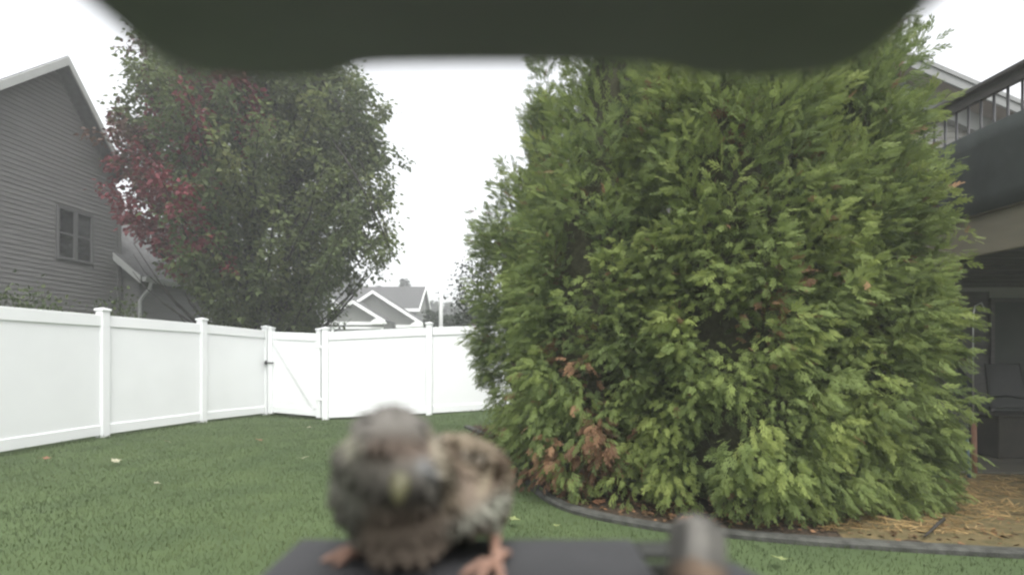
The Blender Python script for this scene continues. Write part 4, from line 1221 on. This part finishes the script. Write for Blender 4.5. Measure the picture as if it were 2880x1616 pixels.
def feather(mb, base, tip, width, nrm, thick=.0007, n=7):
    base = Vector(base); tip = Vector(tip); d = tip - base; s_ = d.cross(Vector(nrm)).normalized(); up = s_.cross(d).normalized()
    ring = []
    for i in range(n + 1):
        t = i / n
        w = width * (.45 + .55 * math.sin(math.pi * min(t * 1.15, .5))) * (math.sqrt(max(0, 1 - ((t - .8) / .2) ** 2)) if t > .8 else 1)
        ring.append((base + d * t, max(w, width * .05)))
    vs = []; fs = []
    for p, w in ring:
        vs += [p - s_ * w / 2, p + up * thick, p + s_ * w / 2, p - up * thick]
    for i in range(n):
        for k_ in range(4):
            fs.append((i * 4 + k_, i * 4 + (k_ + 1) % 4, (i + 1) * 4 + (k_ + 1) % 4, (i + 1) * 4 + k_))
    fs += [(3, 2, 1, 0), (n * 4, n * 4 + 1, n * 4 + 2, n * 4 + 3)]
    mb.add(vs, fs)

def px3(px, py, Y): return P(px, py, Y)

sp = empty('sparrow', (-.035, .185, tz), 'brown house sparrow facing the camera, feet apart on the grey feeder tray', 'bird')
HC_ = px3(1108, 1262, .166)
mb = MB()
ellipsoid(mb, px3(1098, 1238, .166), (.0128, .0140, .0104))
ellipsoid(mb, px3(1110, 1296, .167), (.0176, .0158, .0108))                                            # crown and cheeks
ellipsoid(mb, px3(1122, 1338, .159), (.0125, .0090, .0088))
ellipsoid(mb, px3(1110, 1375, .170), (.0165, .0130, .0100))                          # face towards the beak
ellipsoid(mb, px3(1010, 1300, .170), (.0080, .010, .0085))                           # cheeks
ellipsoid(mb, px3(1215, 1310, .170), (.0085, .010, .0088))
ellipsoid(mb, px3(1085, 1372, .184), (.0190, .020, .0170))
ellipsoid(mb, px3(1150, 1390, .188), (.0205, .022, .0185))                            # neck and breast
ellipsoid(mb, px3(1150, 1440, .188), (.0195, .022, .0165))                           # belly
ellipsoid(mb, px3(1270, 1360, .208), (.0230, .030, .0190), Matrix.Rotation(-.35, 3, 'Z'))   # back
ellipsoid(mb, px3(1320, 1400, .200), (.0155, .024, .0120))                           # flank
ellipsoid(mb, px3(1255, 1350, .240), (.0130, .020, .0120), Matrix.Rotation(-.35, 3, 'Z'))
ellipsoid(mb, px3(1045, 1505, .186), (.0080, .008, .0075))                           # thighs
ellipsoid(mb, px3(1390, 1425, .196), (.0045, .006, .0085))
ellipsoid(mb, px3(1150, 1520, .184), (.0150, .017, .0070))                           # low belly
ellipsoid(mb, px3(1393, 1475, .193), (.0030, .0040, .0100))                          # feathered shank
def seg(px, py, x0, y0, x1, y1, w):
    """soft-edged line of plumage"""
    dx_, dy_ = x1 - x0, y1 - y0
    t = max(0, min(1, ((px - x0) * dx_ + (py - y0) * dy_) / (dx_ * dx_ + dy_ * dy_)))
    d2 = (px - x0 - t * dx_) ** 2 + (py - y0 - t * dy_) ** 2
    return math.exp(-d2 / (w * w))
def sparrow_col(p, nn):
    X, Y, Zz = p
    px = 1440 + F * X / Y; py = 1000 - F * (Zz - CAM_Z) / Y
    n2 = noise.noise(p * 70); n3 = noise.noise(p * 170)
    px += 10 * n2 + 5 * n3; py += 10 * noise.noise(p * 65 + Vector((3, 1, 2)))
    c = mixc((0.161, 0.150, 0.134), (0.113, 0.104, 0.089), smoothstep(1180, 1270, py))            # crown
    c = mixc(c, (0.144, 0.107, 0.084), .8 * seg(px, py, 1060, 1262, 1200, 1268, 34))            # warm forehead
    c = mixc(c, (0.174, 0.140, 0.109), smoothstep(1395, 1450, py))                              # breast
    c = mixc(c, (0.125, 0.120, 0.100), smoothstep(1290, 1330, py) * (1 - smoothstep(985, 1030, px)))   # left cheek
    c = mixc(c, (0.160, 0.155, 0.129), .7 * seg(px, py, 950, 1360, 1010, 1440, 26))
    c = mixc(c, (0.057, 0.054, 0.043), .3 * seg(px, py, 1045, 1380, 1060, 1410, 46))           # dark throat side
    c = mixc(c, DK, .45 * seg(px, py, 955, 1275, 1050, 1328, 17))                             # eye line, left
    c = mixc(c, DK, .45 * seg(px, py, 1060, 1330, 1165, 1318, 26))                            # lores
    c = mixc(c, DK, .45 * seg(px, py, 1165, 1360, 1260, 1405, 20))                           # eye line, right
    c = mixc(c, (0.241, 0.249, 0.249), .7 * seg(px, py, 1195, 1312, 1225, 1335, 22))              # grey cheek spot
    c = mixc(c, (0.355, 0.339, 0.259), .85 * seg(px, py, 968, 1228, 985, 1262, 26))               # pale side of the brow
    if px > 1205:
        w = smoothstep(1228, 1262, px)
        c = mixc(c, (0.174, 0.141, 0.100), w * (1 - smoothstep(1425, 1470, py)))
        c = mixc(c, (0.174, 0.137, 0.110), .7 * seg(px, py, 1310, 1350, 1330, 1420, 36))
        c = mixc(c, DK, .7 * seg(px, py, 1300, 1278, 1362, 1292, 14))
        c = mixc(c, (0.097, 0.068, 0.049), .85 * seg(px, py, 1425, 1290, 1375, 1400, 20))
        c = mixc(c, (0.097, 0.068, 0.049), .6 * seg(px, py, 1270, 1250, 1300, 1330, 12))
        c = mixc(c, (0.316, 0.269, 0.193), .85 * seg(px, py, 1378, 1318, 1352, 1378, 11))
        c = mixc(c, (0.317, 0.280, 0.210), .85 * seg(px, py, 1212, 1222, 1262, 1345, 20))          # pale nape stripe
        c = mixc(c, (0.246, 0.211, 0.152), .6 * seg(px, py, 1250, 1215, 1300, 1222, 14))
    c = mixc(c, (0.274, 0.276, 0.228), .9 * seg(px, py, 1290, 1500, 1412, 1415, 34))              # whitish flank
    c = mixc(c, (0.311, 0.315, 0.251), .9 * seg(px, py, 1400, 1420, 1395, 1520, 20))
    return c
def paint(ob, fn):
    off = wl(ob); m2 = ob.data
    ca = m2.color_attributes.new('plumage', 'FLOAT_COLOR', 'POINT')
    for i, v in enumerate(m2.vertices):
        ca.data[i].color = (*fn(v.co + off, v.normal), 1)
    m2.materials.clear(); m2.materials.append(M['plumage'])
body = fused('body', mb, sp, .0011, 12, sparrow_col)
# small contour feathers that break up the skin
fm = MB(); rr2 = random.Random(9)
vv = [v for v in body.data.vertices]
offb = wl(body)
for i in range(1100):
    v = rr2.choice(vv); nn = v.normal
    p = v.co + offb
    if p.z < tz + .006: continue
    if (p - px3(1126, 1352, .1525)).length < .006: continue
    d = Vector((rr2.uniform(-.25, .25), .55, -.75)); d = (d - nn * d.dot(nn)).normalized()
    L_ = rr2.uniform(.0035, .0065)
    feather(fm, p - nn * .0004, p + d * L_ + nn * rr2.uniform(.0003, .0013), rr2.uniform(.0022, .0036), nn, .00012, 3)
fo_ = fm.build('contour_feathers', M['plumage'], body, smooth=True); paint(fo_, sparrow_col)
fo_['kind'] = 'stuff'
# beak
bb = px3(1126, 1352, .1525); bt = bb + Vector((.0006, -.0060, -.0052))
mb = MB(); mb.tube([bb + Vector((0, .003, .001)), bb, bb.lerp(bt, .5), bt], [.0036, .0034, .0024, .0004], 12); mb.build('beak', M['beak'], sp, smooth=True)
for px, py in ((1022, 1312), (1216, 1306)):
    mb = MB(); ellipsoid(mb, px3(px, py, .1605), (.0023, .0020, .0023)); mb.build('eye', M['eye'], sp, smooth=True)
# wings
for side, pts in (('r', [(1262, 1225, .196), (1345, 1255, .202), (1405, 1310, .206), (1418, 1380, .206)]), ('l', [(985, 1255, .198), (958, 1300, .203), (955, 1360, .205)])):
    wm_ = MB(); pm = MB()
    cen = px3(1150, 1340, .235)
    for i, q in enumerate(pts):
        b0 = px3(*q); out = (b0 - px3(1180, 1350, .200)).normalized()
        for k_ in range(3):
            o_ = Vector((.0016 * k_ * (1 if side == 'r' else -1), .004 * k_, -.0045 * k_ - .001))
            st_ = b0 + o_ - out * .001
            tp = st_ + (cen - b0) * 0 + Vector((-.010 if side == 'r' else .008, .044, -.012))
            feather(pm if (k_ == 1 and i % 2 == 0) or (i == 0 and k_ == 0) else wm_, st_, tp, .0105, out)
    wo_ = wm_.build('wing', M['feather_brown'], sp, smooth=True)
    wb_ = pm.build('wing_bar', M['feather_pale'], wo_, smooth=True)
    paint(wo_, sparrow_col); paint(wb_, sparrow_col)
# small covert feathers over the shoulder that break the outline
cv = MB(); cp = MB()
rr_ = random.Random(4)
for i in range(60):
    px = rr_.uniform(1240, 1425); py = rr_.uniform(1225 + max(0, px - 1300) * .5, 1415); Y = .186 + .012 * rr_.random()
    b0 = px3(px, py, Y)
    feather(cp if i % 9 == 0 else cv, b0, b0 + Vector((rr_.uniform(-.002, .002), .011, -.0075)), .0055, (.5, -.8, .2), .0004, 5)
co = cv.build('coverts', M['feather_brown'], sp, smooth=True); pc_ = cp.build('pale_coverts', M['feather_pale'], co, smooth=True); paint(co, sparrow_col); paint(pc_, sparrow_col)
tl = MB()
tb = px3(1245, 1345, .255)
for k_ in range(7):
    s_ = (k_ - 3) / 3
    feather(tl, tb + Vector((.003 * s_, 0, -abs(s_) * .001)), tb + Vector((.012 + .009 * s_, .055, -.016 - abs(s_) * .002)), .009, (0, .2, 1))
tl.build('tail', M['feather_tail'], sp, smooth=True)
# legs and feet
def foot(mb, ankle, heading, spread=.55, L=.014, tzv=tz):
    base = Vector((ankle[0], ankle[1], tzv + .0020))
    for a, ln in ((-spread, .92), (0, 1.1), (spread, .92), (math.pi, .85)):
        d = Vector((math.cos(heading + a), math.sin(heading + a), 0))
        p0 = base; p1 = base + d * L * ln * .45 + Vector((0, 0, .0016)); p2 = base + d * L * ln * .85 - Vector((0, 0, .0002)); p3 = base + d * L * ln * 1.1 + Vector((0, 0, -.0011))
        mb.tube([p0, p1, p2, p3], [.0017, .0014, .0013, .0003], 8)
k1 = px3(1078, 1520, .184); an1 = Vector((px3(1022, 1560, .184).x, .184, tz + .0035))
lm = MB(); lm.tube([px3(1085, 1500, .186), k1, an1.lerp(k1, .45), an1], [.0034, .0026, .0018, .0018], 10); foot(lm, an1, math.pi * 1.10, L=.0115)
lm.build('leg', M['leg'], sp, smooth=True)
k2 = px3(1393, 1535, .188); an2 = Vector((px3(1395, 1600, .175).x, .175, tz + .003))
lm = MB(); lm.tube([px3(1393, 1500, .192), k2, an2.lerp(k2, .5), an2], [.0022, .0019, .0016, .0018], 10); foot(lm, an2, -math.pi * .62)
lm.build('leg', M['leg'], sp, smooth=True)

# second sparrow: feeding below the camera, only its raised tail reaches into view
s2 = empty('sparrow', (0, 0, tz), 'second sparrow showing only its raised grey brown tail at the seed well', 'bird')
mb = MB()
bc = Vector((0, 0, Z - .0578))
ellipsoid(mb, bc, (.0160, .029, .0155))
ellipsoid(mb, bc + Vector((-.001, .026, .001)), (.0095, .018, .0080))
ellipsoid(mb, bc + Vector((.001, -.026, -.002)), (.0125, .014, .0125))
ellipsoid(mb, bc + Vector((.001, -.040, -.009)), (.0110, .011, .0100))
fused('body', mb, s2, .0012, 10, lambda p, nn: mixc(mixc(BRN, DK, .6 * smoothstep(.3, .9, math.sin(p.x * 900))), PALE, smoothstep(.2, -.6, nn.z)))
bt = bc + Vector((.001, -.0515, -.013)); 
mb = MB(); mb.tube([bc + Vector((.001, -.047, -.011)), bt, bt + Vector((0, -.004, -.006))], [.004, .003, .0005], 10); mb.build('beak', M['beak'], s2, smooth=True)
for sx in (-1, 1):
    mb = MB(); ellipsoid(mb, bc + Vector((.001 + sx * .0098, -.043, -.0065)), (.002, .002, .002)); mb.build('eye', M['eye'], s2, smooth=True)
    wm_ = MB()
    for k_ in range(5):
        b0 = bc + Vector((sx * (.0155 - .0015 * k_), -.018 + .004 * k_, .0015 * k_))
        feather(wm_, b0, b0 + Vector((-sx * .010, .047, -.001)), .009, (sx * .8, 0, .6))
    wm_.build('wing', M['feather_brown'], s2, smooth=True)
    lm = MB(); an = Vector((bc.x + sx * .009, bc.y + .004, tz + .003)); lm.tube([bc + Vector((sx * .008, .004, -.012)), an], [.0022, .0016], 8); foot(lm, an, -math.pi / 2, L=.011, tzv=tz)
    lm.build('leg', M['leg'], s2, smooth=True)
tb = bc + Vector((0, .036, .0045)); tt = Vector((0, .1010, Z - .0505))
tl = MB()
for k_ in range(8):
    s_ = (k_ - 3.5) / 3.5
    feather(tl, tb + Vector((.0025 * s_, 0, -abs(s_) * .0008)), tt + Vector((.0046 * s_, -abs(s_) * .0025, -abs(s_) * .0008)), .0074, (0, -.2, 1), .0005)
to = tl.build('tail', M['feather_tail'], s2, smooth=True)
tp = MB(); feather(tp, tb + Vector((.001, -.004, .003)), tb.lerp(tt, .35) + Vector((0, 0, .0022)), .013, (0, -.2, 1), .0012); tp.build('rump_feathers', M['feather_brown'], to, smooth=True)

s2.location = (.0262, .0755, tz)
s2.rotation_euler = (0, 0, -math.radians(19.1))

# ------------------------------------------------------------------ haze
if HAZE_DENSITY:
    hz = MB().box(-170, -70, -1.3, 170, 230, 12.5)
    hm = bpy.data.materials.new('haze'); hm.use_nodes = True
    n = hm.node_tree.nodes; n.clear()
    pv = n.new('ShaderNodeVolumePrincipled'); pv.inputs['Density'].default_value = HAZE_DENSITY; pv.inputs['Color'].default_value = (.93, .94, .95, 1); pv.inputs['Anisotropy'].default_value = 0.2
    ou = n.new('ShaderNodeOutputMaterial'); hm.node_tree.links.new(pv.outputs[0], ou.inputs['Volume'])
    tag(hz.build('haze', hm), 'thin pale haze filling the air of the garden', kind='stuff')
